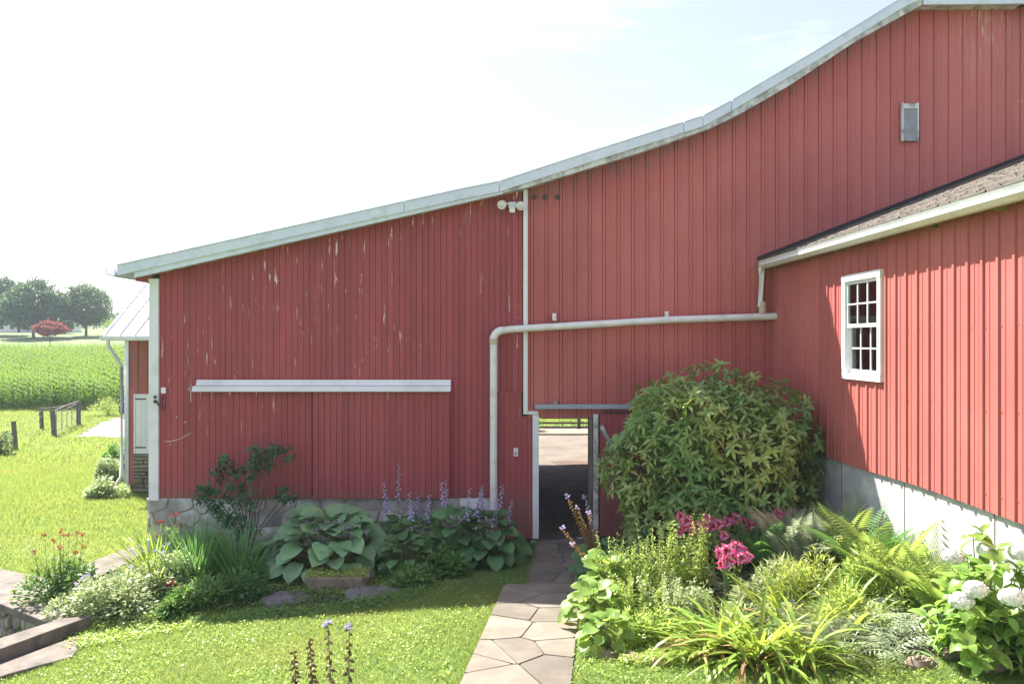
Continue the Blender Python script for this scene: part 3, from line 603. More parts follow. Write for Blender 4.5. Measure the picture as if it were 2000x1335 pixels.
MB().tube([(wx(1487, 12.88), 12.88, 4.33), (wx(1487, 12.88), 12.87, 4.2), (wx(1484, 12.87), 12.86, wz(600))], .05, 4, .045).build('spout', M_PVC, ds)
MB().tube([(wx(1483), 12.86, wz(590)), (wx(1483), 12.86, wz(613))], .06, 10).build('taped_joint', M_TAPE, ds, smooth=True)

# ---------------------------------------------------------------- back left shed
shed = thing('shed', (-8.5, 20, -.5), 'small red shed with a white standing seam roof and white door behind the barn corner', 'shed')
SX0, SX1, SY = wx(244, 20), -6.0, 20.0; ez = wz(662, 20)
m = B(SX0+.05, SX1, SY+.03, SY+5, .5, ez-.03); m.build('wall', M_INT, shed)
fs_ = lambda u, z, d: (u, SY-d, z)
dx0 = wx(262, 20); dx1 = dx0+.85; dz0, dz1 = wz(885, 20), wz(769, 20)
panel(SX0+.1, dx0, lambda u: wz(945, 20), lambda u: ez, fs_, shed, 0); panel(dx0, dx1, lambda u: dz1, lambda u: ez, fs_, shed, 0, .0)
panel(dx1, SX1, lambda u: wz(890, 20), lambda u: ez, fs_, shed, 0)
dd = B(dx0+.05, dx1-.05, SY-.02, SY+.02, dz0, dz1-.03).build('door', M_WHITE, shed)
for k in range(6): B(dx0+.055+k*.124, dx0+.055+k*.124+.12, SY-.03, SY-.021, dz0, dz1-.035).build('plank', M_WHITE, dd)
for z in (dz1-.12, dz0+.15): B(dx0+.04, dx0+.3, SY-.042, SY-.031, z-.015, z+.015).build('hinge', M_DARK, dd)
for a in ((dx0, dx0+.045, dz0, dz1), (dx1-.045, dx1, dz0, dz1)): B(a[0], a[1], SY-.03, SY+.02, a[2], a[3]).build('door_frame', M_WHITE, shed)
B(dx0+.05, dx1-.05, SY-.03, SY+.02, dz1-.028, dz1).build('door_frame', M_WHITE, shed)
B(SX0, SX0+.1, SY-.03, SY+.02, wz(950, 20), ez).build('corner_board', M_GREY if False else M_METAL, shed)
fo = B(SX0+.12, SX1, SY+.01, SY+.3, -1.1, dz0).build('foundation', M_JOINT, shed)
z = -.75
while z < dz0-.03:
    h_ = min(random.uniform(.07, .15), dz0-z); x = dx0-.02
    while x < SX1:
        l = random.uniform(.25, .65); MB().box(x, min(x+l-.02, SX1), SY-random.uniform(.03, .08), SY+.02, z, z+h_-.018, .008).build('stone', M_LEDGE, fo, bevel=.012); x += l
    z += h_
RZ = ez+.08; rl = 4.0
rd = MB().prism([(SY-.35, RZ-.03), (SY-.35, RZ), (SY-.35+rl, RZ+rl*.62), (SY-.35+rl, RZ+rl*.62-.04)], lambda a, b: (SX0-.35, a, b), lambda a, b: (SX1, a, b)).build('roof', M_WROOF, shed)
x = SX0-.33
while x < SX1: MB().prism([(SY-.36, RZ+.002), (SY-.36, RZ+.04), (SY-.35+rl, RZ+rl*.62+.04), (SY-.35+rl, RZ+rl*.62+.002)], lambda a, b: (x-.015, a, b), lambda a, b: (x+.015, a, b)).build('roof_seam', M_METAL, rd); x += .36
B(SX0+.1, SX1, SY-.05, SY+4, ez-.02, ez).build('soffit', M_WOOD, shed)
MB().yz([(SY-.45, RZ-.02), (SY-.44, RZ-.1), (SY-.36, RZ-.12), (SY-.33, RZ-.02)], SX0-.4, SX1).build('gutter', M_WHITE, shed)
gxx = SX0-.12
MB().tube([(gxx-.1, SY-.4, RZ-.1), (gxx-.1, SY-.38, RZ-.25), (gxx+.02, SY-.2, RZ-.55), (gxx+.08, SY-.1, RZ-.75), (gxx+.08, SY-.08, -.1), (gxx-.1, SY-.2, -.45)], .05, 8).build('downspout', M_PVC, shed, smooth=True)

# ---------------------------------------------------------------- sunken stair walls, lower left
rw = thing('retaining_wall', (-6, 10.4, -.4), 'low fieldstone retaining wall with wide brown concrete cap around the sunken steps', 'wall')
MB().xy([(-5.56, 10.0), (-5.3, 10.42), (-6.6, 11.9), (-8.15, 12.7), (-8.5, 12.05)], -.40, -.30).build('cap', M_CAP, rw, bevel=.012)
MB().xy([(-5.9, 10.42), (-8.5, 12.2), (-8.4, 12.5), (-5.45, 10.35)], -2.6, -.405).build('core', M_JOINT, rw)
d0 = Vector((-5.60, 10.12)); d1 = Vector((-8.5, 12.18)); dl = (d1-d0); LL = dl.length; dl = dl/LL; nn = Vector((dl.y, -dl.x)) if (Vector((dl.y, -dl.x)).y < 0) else Vector((-dl.y, dl.x))
sd = [(random.uniform(0, LL), -.42-k*.16+random.uniform(-.05, .05)) for k in range(9) for _ in range(11)]
for q in vor([(0, -1.8), (LL, -1.8), (LL, -.41), (0, -.41)], sd, .03, 1.2, .8, .24):
    stone(q, lambda u, v, w_: (d0.x+dl.x*u+nn.x*(w_-.04), d0.y+dl.y*u+nn.y*(w_-.04), v), random.uniform(.05, .09), 'stone', M_FIELD, rw, .75, .004)
pb = thing('parapet', (-5.6, 9.2, -.4), 'narrow brown concrete kerb wall in front of the sunken steps', 'wall')
MB().xy([(-5.47, 9.95), (-5.15, 10.05), (-5.62, 8.9), (-6.6, 6.6), (-6.95, 6.7), (-5.85, 9.2)], -.36, -.19).build('cap', M_CAP, pb, bevel=.012)
MB().xy([(-5.5, 9.9), (-5.2, 9.98), (-5.66, 8.9), (-6.62, 6.65), (-6.9, 6.75), (-5.8, 9.2)], -2.4, -.365).build('core', M_CAP, pb)
sl_ = tag(MB().xy([(-5.6, 8.85), (-5.16, 9.75), (-4.93, 9.3), (-4.88, 9.1), (-5.3, 8.62), (-6.2, 6.8), (-6.7, 7)], -.42, -.325).build('step_slab', M_CAP, None, bevel=.015), 'weathered concrete slab on the lawn in front of the narrow kerb wall', 'slab')
grid(np.arange(-7.3, -5.6, .06), np.arange(11, 13.6, .06), lambda X, Y: gz(X, Y)+.03, 'garden_walk', M_CAP, mask=lambda x, y: inpoly(x, y, [(-7.15, 11.35), (-6.2, 13.5), (-5.75, 13.4), (-6.0, 11.8), (-6.35, 11.1)]))

# ---------------------------------------------------------------- foliage machinery
def leaf(L, W, n=5, th0=20, th1=-40, shape='ovate', fold=.25, wob=0):
    V = []; y = z = 0; ds_ = L/n
    for i in range(n+1):
        t = i/n; a = math.radians(th0+(th1-th0)*t)
        if shape == 'ovate': wd = W*(math.sin(math.pi*min(1, t**.75*.98+.02))**.8)
        elif shape == 'heart': wd = W*(1-((t-.38)/.62)**2)**.75 if t > .38 else W*(.45+.55*math.sin(math.pi/2*t/.38))
        elif shape == 'lance': wd = W*math.sin(math.pi*(t**.9*.97+.03))**.9
        elif shape == 'strap': wd = W*(1-.25*t)*(1 if t < .6 else math.sqrt(max(0, 1-((t-.6)/.4)**2)))
        else: wd = W*(1-t)
        if t >= .999: wd = W*.04
        wd /= 2; ca, sa = math.cos(a), math.sin(a); fz = fold*wd
        for s in (-1, 0, 1): V.append((s*wd, y-(-sa*fz*abs(s))*0, z+fz*abs(s)+wob*math.sin(t*9+s)*wd))
        y += ds_*ca; z += ds_*sa
    Q = [(3*i+k, 3*i+k+1, 3*i+k+4, 3*i+k+3) for i in range(n) for k in range(2)]
    return np.array(V), np.array(Q)
def simple(L, W):     # two-quad leaf for fine foliage
    return np.array([(0, 0, 0), (W/2, L*.45, W*.12), (0, L, -L*.12), (-W/2, L*.45, W*.12), (0, L*.45, 0)]), np.array([(0, 1, 2, 4), (0, 4, 2, 3)])
def frame(D, N):
    D = D/np.linalg.norm(D, axis=1, keepdims=True); X = np.cross(D, N); X /= np.linalg.norm(X, axis=1, keepdims=True)+1e-9; Z = np.cross(X, D)
    return np.stack([X, D, Z], -1)            # columns
def join(base, R, T, S):
    V, Q = base; k = len(T); S = np.broadcast_to(np.asarray(S, float), (k,))
    W_ = np.einsum('kij,nj->kni', R, V)*S[:, None, None]+T[:, None, :]
    QQ = Q[None]+np.arange(k)[:, None, None]*len(V); return W_.reshape(-1, 3), QQ.reshape(-1, Q.shape[1])
def cat(parts):
    V = []; Q = []; o = 0
    for v, q in parts: V.append(v); Q.append(q+o); o += len(v)
    return np.concatenate(V), np.concatenate(Q)
def soup(name, base, R, T, S, mat, parent, kind=None, smooth=False):
    V, Q = join(base, R, np.asarray(T), S); o = link(name, np_mesh(name, V, Q, mat, smooth), parent); return tag(o, None, None, None, kind)
MESHN = {}
def leaves(parent, base, R, T, S, mat, n_ind, name='leaf', smooth=True):
    """nearest n_ind leaves as objects, the rest joined"""
    T = np.asarray(T); S = np.broadcast_to(np.asarray(S, float), (len(T),)); o0 = np.array(origin(parent))
    d = (T+o0)[:, 1]-(T+o0)[:, 2]*.5; od = np.argsort(d); me = np_mesh(name, *base, mat, smooth)
    for i in od[:n_ind]:
        o = link(name, me, parent); M4 = np.eye(4); M4[:3, :3] = R[i]*S[i]; M4[:3, 3] = T[i]; o.matrix_basis = Matrix(M4.tolist())
    r = od[n_ind:]
    if len(r): soup(name+'_mass' if False else 'foliage', base, R[r], T[r], S[r], mat, parent, 'stuff', smooth)
def sph(az, el): return np.stack([np.cos(az)*np.cos(el), np.sin(az)*np.cos(el), np.sin(el)], -1)
def stems(parent, pairs, r, mat=None, name='stem', kind=None, n=4):
    m = MB(); o0 = origin(parent)
    for p in pairs: m.tube([Vector(q)+o0 for q in p], r, n, r*.5, caps=False)
    return m.build(name, mat or M_STEM, parent, kind=kind)

def hosta(p, R, Hh, n, L, mat, label, spikes=0, sh=.45, group='hostas in the flower beds', smat=None, name='hosta', n_ind=90, fl=None, ph=0):
    t = thing(name, p, label, 'plant', group); i = np.arange(n); f = (i+.5)/n; az = i*2.39996+ph+rng.uniform(-.25, .25, n)
    r = R*np.sqrt(f)*.72; z = Hh*(1-.85*f**1.3)+rng.uniform(-.03, .03, n); el = np.radians(22-58*f+rng.uniform(-14, 14, n))
    T = np.stack([r*np.cos(az), r*np.sin(az), z], -1); D = sph(az, el); N = np.array([0, -.25, 1.])+rng.normal(0, .2, (n, 3))
    base = leaf(L, L*.86, 6, 18, -38, 'heart', .22, .12); leaves(t, base, frame(D, N), T, rng.uniform(.72, 1.12, n), mat, n_ind)
    stems(t, [((r_*.15*math.cos(a), r_*.15*math.sin(a), .0), (r_*.7*math.cos(a), r_*.7*math.sin(a), zz*.7), (r_*math.cos(a), r_*math.sin(a), zz)) for r_, a, zz in zip(r, az, z)], .007, M_STEM)
    for k in range(spikes):
        a = random.uniform(0, 6.28); rr_ = R*random.uniform(.1, .75); bx, by = rr_*math.cos(a)*.4, rr_*math.sin(a)*.4; hh = Hh+sh*random.uniform(.7, 1.2)
        flower_stalk(t, Vector((bx, by, 0)), Vector((rr_*math.cos(a), rr_*math.sin(a), hh)), smat or M_PURP)
    return t
def flower_stalk(t, b, tp, mat, nfl=20, fs=.07, stem=M_STEM, frac=.42, name='flower_stalk'):
    o0 = origin(t); mid = (b+tp)/2+Vector((0, 0, .03)); st = MB().tube([o0+b, o0+mid, o0+tp], .006, 4, .003, caps=False).build(name, stem, t)
    k = np.arange(nfl); f = 1-frac*k/nfl; d = np.array(tp-b); T = np.array(b)+d*f[:, None]; az = k*2.4+random.random(); D = sph(az, np.radians(rng.uniform(-60, -10, nfl)))
    V, Q = simple(fs, fs*.55); R = frame(D, np.tile([0, 0, 1.], (nfl, 1))); R2 = frame(D, np.cross(D, [0, 0, 1.])); s = .55+.6*(k/nfl)
    soup('blossom', (V, Q), np.concatenate([R, R2]), np.concatenate([T, T]), np.concatenate([s, s]), mat, st)
def straps(p, n, L, W, spread, mat, label, dry=0, n_ind=120, cat_='plant', group=None, name='daylily', rad=.15, bend=55, up=.0):
    t = thing(name, p, label, cat_, group)
    for v in range(4):
        m = n//4; base = leaf(L, W, 8, 0, -bend*(.5+.35*v), 'strap', .35); az = rng.uniform(0, 6.28, m); f = rng.uniform(0, 1, m)
        el = np.radians(85-spread*f-rng.uniform(0, 10, m)); T = np.stack([rad*np.cos(az)*f, rad*np.sin(az)*f, np.zeros(m)-.02], -1)
        D = sph(az+rng.normal(0, .3, m), el); N = sph(az, el+math.pi/2)*1.0+rng.normal(0, .15, (m, 3)); leaves(t, base, frame(D, N), T, rng.uniform(.6, 1.1, m), mat, n_ind//4)
    if dry:
        base = leaf(L*.7, W*.8, 6, 10, -90, 'strap', .5, .3); az = rng.uniform(0, 6.28, dry); el = np.radians(rng.uniform(5, 60, dry))
        T = np.stack([rad*np.cos(az), rad*np.sin(az), np.zeros(dry)+.02], -1); leaves(t, base, frame(sph(az, el), np.tile([0, 0, 1.], (dry, 1))+rng.normal(0, .3, (dry, 3))), T, rng.uniform(.6, 1.1, dry), M_DRY, dry, 'dry_leaf')
    return t
def frond_mesh(L, W, np_=16, bend=70):
    parts = []; y = z = 0; T = []; D = []; S = []
    for i in range(np_):
        t = (i+.5)/np_; a = math.radians(20-bend*t); y += L/np_*math.cos(a); z += L/np_*math.sin(a)
        wl = W*math.sin(math.pi*(.12+.86*t))**.8
        for s in (-1, 1): T.append((0, y, z)); D.append((s, .35*math.cos(a), -.12+.35*math.sin(a))); S.append(wl*.5)
    V, Q = join((np.array([(0, 0, 0), (.075, .35, .0), (.02, 1, -.15), (-.075, .35, 0)]), np.array([(0, 1, 2, 3)])), frame(np.array(D, float), np.tile([0, 0, 1.], (len(D), 1))), np.array(T), np.array(S))
    V[:, :] = V; k = len(V)
    Y = []; y = z = 0
    for i in range(7):
        t = i/6; Y += [(-.004*(1.2-t), y, z), (.004*(1.2-t), y, z)]; a = math.radians(20-bend*t); y += L/6*math.cos(a); z += L/6*math.sin(a)
    return np.concatenate([V, np.array(Y)]), np.concatenate([Q, np.array([(2*i, 2*i+1, 2*i+3, 2*i+2) for i in range(6)])+k])
def fern(p, n, L, mat, label, W=None, el=48, group='ferns in the flower beds', name='fern', np_=26, bend=62):
    t = thing(name, p, label, 'fern', group); W = W or L*.5; base = frond_mesh(L, W, np_, bend)
    az = np.arange(n)*2.4+rng.uniform(-.3, .3, n)+random.random()*6; e = np.radians(el+rng.uniform(-14, 18, n)); T = np.stack([.05*np.cos(az), .05*np.sin(az), np.zeros(n)], -1)
    D = sph(az, e); N = sph(az, e+math.pi/2)+rng.normal(0, .12, (n, 3)); leaves(t, base, frame(D, N), T, rng.uniform(.7, 1.1, n), mat, n, 'frond', False); return t
def blob_pts(n, rx, ry, rz, lobes=7, shell=.65, low=.0):
    C = rng.normal(0, 1, (lobes, 3)); C /= np.linalg.norm(C, axis=1, keepdims=True); C[:, 2] = np.abs(C[:, 2])*.8; C = C*np.array([rx, ry, rz])*.5
    d = rng.normal(0, 1, (n, 3)); d /= np.linalg.norm(d, axis=1, keepdims=True); d[:, 2] = np.where(d[:, 2] < -.35, -d[:, 2], d[:, 2])
    r = rng.uniform(shell, 1, n)**.6; k = rng.integers(0, lobes, n); P = C[k]+d*r[:, None]*np.array([rx, ry, rz])*.55
    return P, d
def dome(n, rx, ry, rz, lobes):
    C = rng.uniform(-1, 1, (lobes, 2))*.62; hh = rng.uniform(.55, 1.05, lobes)*(1-.45*(C**2).sum(1)); C = np.concatenate([[[0, 0]], C]); hh = np.concatenate([[.95], hh]); rr = rng.uniform(.3, .55, lobes+1)
    k = rng.integers(0, lobes+1, n); d = rng.normal(0, 1, (n, 3)); d /= np.linalg.norm(d, axis=1, keepdims=True); d[:, 2] = np.abs(d[:, 2]); r = rng.uniform(.35, 1.08, n)**.55
    P = np.stack([C[k, 0]+d[:, 0]*rr[k]*r, C[k, 1]+d[:, 1]*rr[k]*r, d[:, 2]*hh[k]*r], -1)*np.array([rx, ry, rz]); return P, d
def mound(p, rx, ry, rz, n, ls, mat, label, cat_='plant', group=None, name='perennial', aspect=.5, flowers=None, st=10, lobes=8, upv=.5):
    t = thing(name, p, label, cat_, group); P, d = dome(n, rx, ry, rz, lobes); k = len(P)
    D = d+rng.normal(0, .45, (k, 3)); D[:, 2] = D[:, 2]*.6; N = d*.6+np.array([0, 0, upv])+rng.normal(0, .3, (k, 3)); soup('foliage', simple(ls, ls*aspect), frame(D, N), P, rng.uniform(.6, 1.25, k), mat, t)
    stems(t, [((0, 0, 0), (random.uniform(-.5, .5)*rx, random.uniform(-.5, .5)*ry, rz*.8)) for _ in range(st)], .007)
    if flowers:
        nf, fm, fs, top = flowers
        for q in range(nf):
            a = random.uniform(0, 6.28); r = random.uniform(.1, .85); c = Vector((rx*r*math.cos(a), ry*r*math.sin(a), rz*(1.05-.45*r*r)+top*random.uniform(.4, 1)))
            pompon(t, c, fs, fm)
            if top > .05: stems(t, [((c.x*.8, c.y*.8, rz*.5), tuple(c))], .004, name='flower_stem')
    return t
def pompon(t, c, r, mat, n=26, name='flower', sq=(1, 1, .7)):
    d = rng.normal(0, 1, (n, 3)); d /= np.linalg.norm(d, axis=1, keepdims=True); T = np.array(c)+d*r*.25*np.array(sq)
    soup(name, simple(r, r*.42), frame(d+rng.normal(0, .2, (n, 3)), rng.normal(0, 1, (n, 3))), T, rng.uniform(.7, 1.1, n), mat, t)

# ---------------------------------------------------------------- grass
def blades(name, N, sampler, w_, h_, mat, lean=.5):
    x, y = sampler(N); n = len(x); z = gz(x, y); az = rng.uniform(0, 6.28, n); hh = h_*rng.uniform(.5, 1.3, n); la = rng.uniform(0, 6.28, n); ln = lean*hh*rng.uniform(.2, 1.3, n)
    B0 = np.stack([x, y, z-.01], -1); o = np.stack([np.cos(az), np.sin(az), 0*az], -1)*w_*.5*rng.uniform(.7, 1.3, n)[:, None]
    tip = B0+np.stack([np.cos(la)*ln, np.sin(la)*ln, hh], -1); V = np.stack([B0-o, B0+o, tip], 1).reshape(-1, 3); Q = np.arange(3*n).reshape(-1, 3)
    return tag(link(name, np_mesh(name, V, Q, mat)), 'grass', None, None, 'stuff')
AVOID = [PATHN, PATHF, BEDL, BEDR, [(-5.56, 10.0), (-5.3, 10.42), (-6.6, 11.9), (-8.15, 12.7), (-8.5, 12.05)], [(-7.15, 11.35), (-6.2, 13.5), (-5.75, 13.4), (-6.0, 11.8), (-6.35, 11.1)],
         PITW, [(-5.47, 9.95), (-5.15, 10.05), (-5.62, 8.9), (-6.6, 6.6), (-6.95, 6.7), (-5.85, 9.2)], [(-5.6, 8.85), (-5.16, 9.75), (-4.93, 9.3), (-4.88, 9.1), (-5.3, 8.62), (-6.2, 6.8), (-6.7, 7)], DRIVE, [(-5.8, 12.95), (12, 12.95), (12, 22.6), (-5.8, 22.6)], [(SX0, 19.95), (SX1, 19.95), (SX1, 25), (SX0, 25)]]
def samp(y0, y1, a0, a1, clump=0):
    def f(N):
        y = np.sqrt(rng.uniform(y0*y0, y1*y1, N)); x = y*rng.uniform(a0, a1, N); ok = np.ones(N, bool)
        for p in AVOID: ok &= ~inpoly(x, y, p)
        return x[ok], y[ok]
    return f
blades('lawn_grass', 330000, samp(6.2, 10.8, -.74, .70), .0085, .055, M_GRASS, 1.1)
blades('lawn_grass', 60000, samp(10.8, 13.2, -.74, .1), .008, .05, M_GRASS, .7)
blades('lawn_grass', 230000, samp(12, 30, -.75, -.40), .014, .07, M_GRASS, .7)
blades('meadow_grass', 90000, samp(28, 56, -.75, -.40), .035, .12, M_GRASS, .7)
blades('meadow_grass', 6000, samp(31, 40, .02, .12), .03, .25, M_GRASS, .7)
grp = None
for o in [o for o in sc.objects if o.name.startswith(('lawn_grass', 'meadow_grass'))]: o['label'] = {'l': 'short sunlit green lawn grass', 'm': 'rough green pasture grass beyond the lawn'}[o.name[0]]; o['category'] = 'grass'

# ---------------------------------------------------------------- corn
def corn_plant():
    parts = []; base = leaf(.8, .085, 5, 45, -75, 'strap', .3); az = []; T = []
    for k in range(10): az.append(k*math.pi+random.uniform(-.5, .5)+(.4 if k > 5 else 0)); T.append((0, 0, .35+k*.165))
    az = np.array(az); T = np.array(T); D = sph(az, np.radians(np.full(10, 8.))); parts.append(join(base, frame(D, np.tile([0, 0, 1.], (10, 1))), T, np.linspace(1.1, .75, 10)))
    m = MB().tube([(0, 0, 0), (0, 0, 2.05)], .014, 4, .006, caps=False); parts.append((np.array(m.v), np.array(m.f)))
    return cat(parts)
def cornfield(y0, y1, a0, a1, row, sp, label, dz=0, scl=1.0):
    P = []; y = y0
    while y < y1:
        x = a0*y
        while x < a1*y: P.append((x+random.uniform(-.06, .06), y+random.uniform(-.08, .08))); x += sp
        y += row*(2.4 if (int(y*1.0) % 9) == 0 and row > .9 else 1)
    P = np.array(P); n = len(P); T = np.stack([P[:, 0], P[:, 1], gz(P[:, 0], P[:, 1])+dz], -1); az = rng.uniform(-.6, .6, n)+1.2; c, s_ = np.cos(az), np.sin(az); R = np.zeros((n, 3, 3))
    R[:, 0, 0] = c; R[:, 0, 1] = -s_; R[:, 1, 0] = s_; R[:, 1, 1] = c; R[:, 2, 2] = 1
    return tag(soup('corn_field', corn_plant(), R, T, rng.uniform(.82, 1.1, n)*scl, M_CORN, None, 'stuff'), label, 'corn')
CY = G(120, 800).y
cornfield(CY, CY+9, -.72, -.42, .76, .22, 'front rows of the tall green corn field beyond the pasture fence')
cornfield(CY+9.6, 112, -.70, -.43, 1.0, .34, 'green corn field rising towards the trees', 0, 1.05)
cornfield(205, 262, -.66, -.44, 3.0, .9, 'far corn field behind the lone round tree', 0, 1.25)

# ---------------------------------------------------------------- trees, far house
def tree(px, py, hpx, wpx, Y, mat, label, cl=260, trunk=.1, ls=.55, shape=1.0, name='tree', per=26):
    cl = int(cl*1.7)
    x = (px-1000)/F*Y; z = float(gz(x, Y)); hh = hpx/F*Y; ww = wpx/F*Y/2; t = thing(name, (x, Y, z), label, 'tree'); o0 = Vector((x, Y, z))
    m = MB().tube([o0, o0+Vector((.1, 0, hh*.3)), o0+Vector((0, 0, hh*.75))], hh*.028, 8, hh*.01)
    for k in range(9):
        a = k*2.4; zb = hh*(.22+.05*k); m.tube([o0+Vector((0, 0, zb)), o0+Vector((math.cos(a)*ww*.35, math.sin(a)*ww*.35, zb+hh*.10)), o0+Vector((math.cos(a)*ww*.75, math.sin(a)*ww*.75, zb+hh*.2))], hh*.01, 5, hh*.003)
    m.build('trunk', M_BARK, t)
    # clumps on an uneven dome
    d = rng.normal(0, 1, (cl, 3)); d /= np.linalg.norm(d, axis=1, keepdims=True); rr_ = rng.uniform(.35, 1, cl)**.45*(1+.10*np.sin(d[:, 0]*5+px)+.08*np.sin(d[:, 2]*7+d[:, 1]*6))
    zc = hh*(1+trunk)/2; rz = hh*(1-trunk)/2; low = d[:, 2] < 0; C = d*rr_[:, None]*np.array([ww, ww, rz]); C[low, 2] *= .8; C[:, 2] += zc
    tp = np.clip((C[:, 2]-zc)/rz, 0, 1); C[:, :2] *= (1-.28*shape*tp**2)[:, None]
    k = per; P = np.repeat(C, k, 0)+rng.normal(0, 1, (cl*k, 3))*np.array([ww, ww, rz])*.085; n = len(P); D = rng.normal(0, 1, (n, 3)); N = np.array([0, 0, .6])+np.repeat(d, k, 0)*.5+rng.normal(0, .5, (n, 3))
    soup('crown', simple(ls, ls*.7), frame(D, N), P, rng.uniform(.6, 1.3, n), mat, t); return t
tree(65, 657, 108, 128, 150, M_TREE, 'wide dark green tree behind the red leaved tree', 300, .12, .5)
tree(-8, 656, 112, 90, 158, M_TREE, 'dark green tree cut off by the left edge of the picture', 220, .10, .5)
tree(168, 652, 100, 90, 155, M_TREEL, 'lone round paler green tree right of the red leaved tree', 240, .12, .42, 1.25, per=24)
tree(97, 667, 50, 60, 128, M_TREER, 'small red leaved tree on the far lawn', 110, .42, .3, .8, per=24)
for i, (px, hp, wp, lb) in enumerate([(215, 24, 40, 'low green bushy tree on the horizon nearest the round tree'), (240, 26, 45, 'low green bushy tree on the horizon beside the shed roof'), (128, 30, 26, 'dark low evergreen bush beside the far white house')]):
    tree(px, 640, hp, wp, 265 if i < 2 else 165, M_TREE if i == 2 else M_TREEL, lb, 60, .05, .9 if i < 2 else .45, .3, 'bushy_tree')
hs_ = thing('farmhouse', (-88, 172, 5), 'low white house under the big trees on the hill', 'house')
for (a, b, h0, mt) in ((0, 40, 24, M_WHITE), (42, 95, 26, M_WHITE), (97, 130, 24, M_WROOF)):
    Yh = 172; xa, xb = wx(a-8, Yh), wx(b, Yh); zb = float(gz((xa+xb)/2, Yh))-.2
    B(xa, xb, Yh, Yh+6, zb, zb+h0/F*Yh).build('wall', mt, hs_)
    MB().yz([(Yh-.4, zb+h0/F*Yh), (Yh+6.4, zb+h0/F*Yh), (Yh+3, zb+h0/F*Yh+1.3)], xa-.3, xb+.3).build('roof', M_GALV, hs_)
    for k in range(2): B(xa+.8+k*2.2, xa+1.6+k*2.2, Yh-.06, Yh-.005, zb+.9, zb+2.0).build('window', M_DARK, hs_)
# fence posts, wire gate
def post(px, py, pt_, label, r=.09, tilt=0):
    g = G(px, py); hh = (py-pt_)/F*g.y
    return g, hh, tag(MB().tube([g-Vector((0, 0, .3)), g+Vector((tilt*.5, 0, hh*.5)), g+Vector((tilt, 0, hh))], r, 8, r*.9).build('fence_post', M_POST, None, smooth=True), label, 'post', 'fence posts at the pasture gate')
P1 = post(31, 878, 822, 'leaning fence post by itself at the left', .1, -.1); P2 = post(82, 838, 796, 'fence post holding the left end of the top rail', .11, -.05)
P3 = post(107, 851, 800, 'thick leaning fence post in front of the wire gate', .13, -.12); P4 = post(154, 830, 784, 'fence post at the far end of the wire gate', .11)
fr_ = thing('fence_rail', P2[0], 'weathered wooden rail between two posts above the wire gate', 'fence')
t1 = P2[0]+Vector((-.05, 0, P2[1]-.1)); t2 = P4[0]+Vector((0, 0, P4[1]-.12)); MB().tube([t1, (t1+t2)/2+Vector((0, 0, -.03)), t2], .06, 7).build('rail', M_POST, fr_)
MB().tube([P3[0]+Vector((0, -.1, P3[1]-.05)), (P4[0]+P3[0])/2+Vector((0, -.1, P3[1]+.02)), P4[0]+Vector((0, -.1, P4[1]+.02))], .035, 6).build('rail', M_POST, fr_)
gt_ = thing('wire_gate', P3[0], 'thin grey wire gate standing between two fence posts', 'gate')
a, b = P3[0]+Vector((.1, -.05, 0)), P4[0]+Vector((-.1, -.05, 0))
for k in range(5): q = k/4; MB().tube([a+(b-a)*q+Vector((0, 0, .1)), a+(b-a)*q+Vector((0, 0, 1.15))], .022, 5).build('upright', M_GALV, gt_)
for k in range(6): z = .12+k*.2; MB().tube([a+Vector((0, 0, z)), b+Vector((0, 0, z))], .013, 5).build('wire', M_GALV, gt_)
wf = thing('wire_fence', P1[0], 'slack wires strung between the leaning post and the rail post', 'fence')
for z in (.35, .7, 1.0): MB().tube([P1[0]+Vector((-14, -3, z)), P1[0]+Vector((0, 0, z)), (P1[0]+P2[0])/2+Vector((0, 0, z-.06)), P2[0]+Vector((0, 0, z))], .009, 4).build('wire', M_GALV, wf)
# parked car mostly behind the shed
cx_, cy_ = wx(231, 48), 48.0; cz_ = float(gz(cx_+1, cy_))
car = thing('parked_car', (cx_+2, cy_, cz_), 'dark car parked at the end of the gravel drive, mostly hidden by the shed', 'car')
bod = [(0, .35), (.02, .75), (.25, .95), (.75, 1.02), (1.3, 1.42), (2.7, 1.45), (3.4, 1.0), (4.3, .88), (4.45, .5), (4.4, .3), (.1, .25)]
MB().prism(bod, lambda a, b: (cx_+a, cy_, cz_+b), lambda a, b: (cx_+a, cy_+1.75, cz_+b)).build('body', M_CARP, car, smooth=True, bevel=.06)
MB().prism([(.95, 1.04), (1.38, 1.36), (2.6, 1.38), (3.2, 1.03)], lambda a, b: (cx_+a, cy_-.01, cz_+b), lambda a, b: (cx_+a, cy_+.0, cz_+b)).build('side_window', M_DARK, car)
for xo in (.85, 3.5):
    for yo in (-.02, 1.55):
        wl = MB().tube([(cx_+xo, cy_+yo, cz_+.32), (cx_+xo, cy_+yo+.22, cz_+.32)], .32, 18).build('wheel', M_TYRE, car, smooth=True); MB().tube([(cx_+xo, cy_+yo-.01, cz_+.32), (cx_+xo, cy_+yo+.05, cz_+.32)], .19, 12).build('rim', M_GALV, wl)
B(cx_-.02, cx_+.03, cy_+.2, cy_+.5, cz_+.65, cz_+.8).build('tail_light', M_SCARL, car)
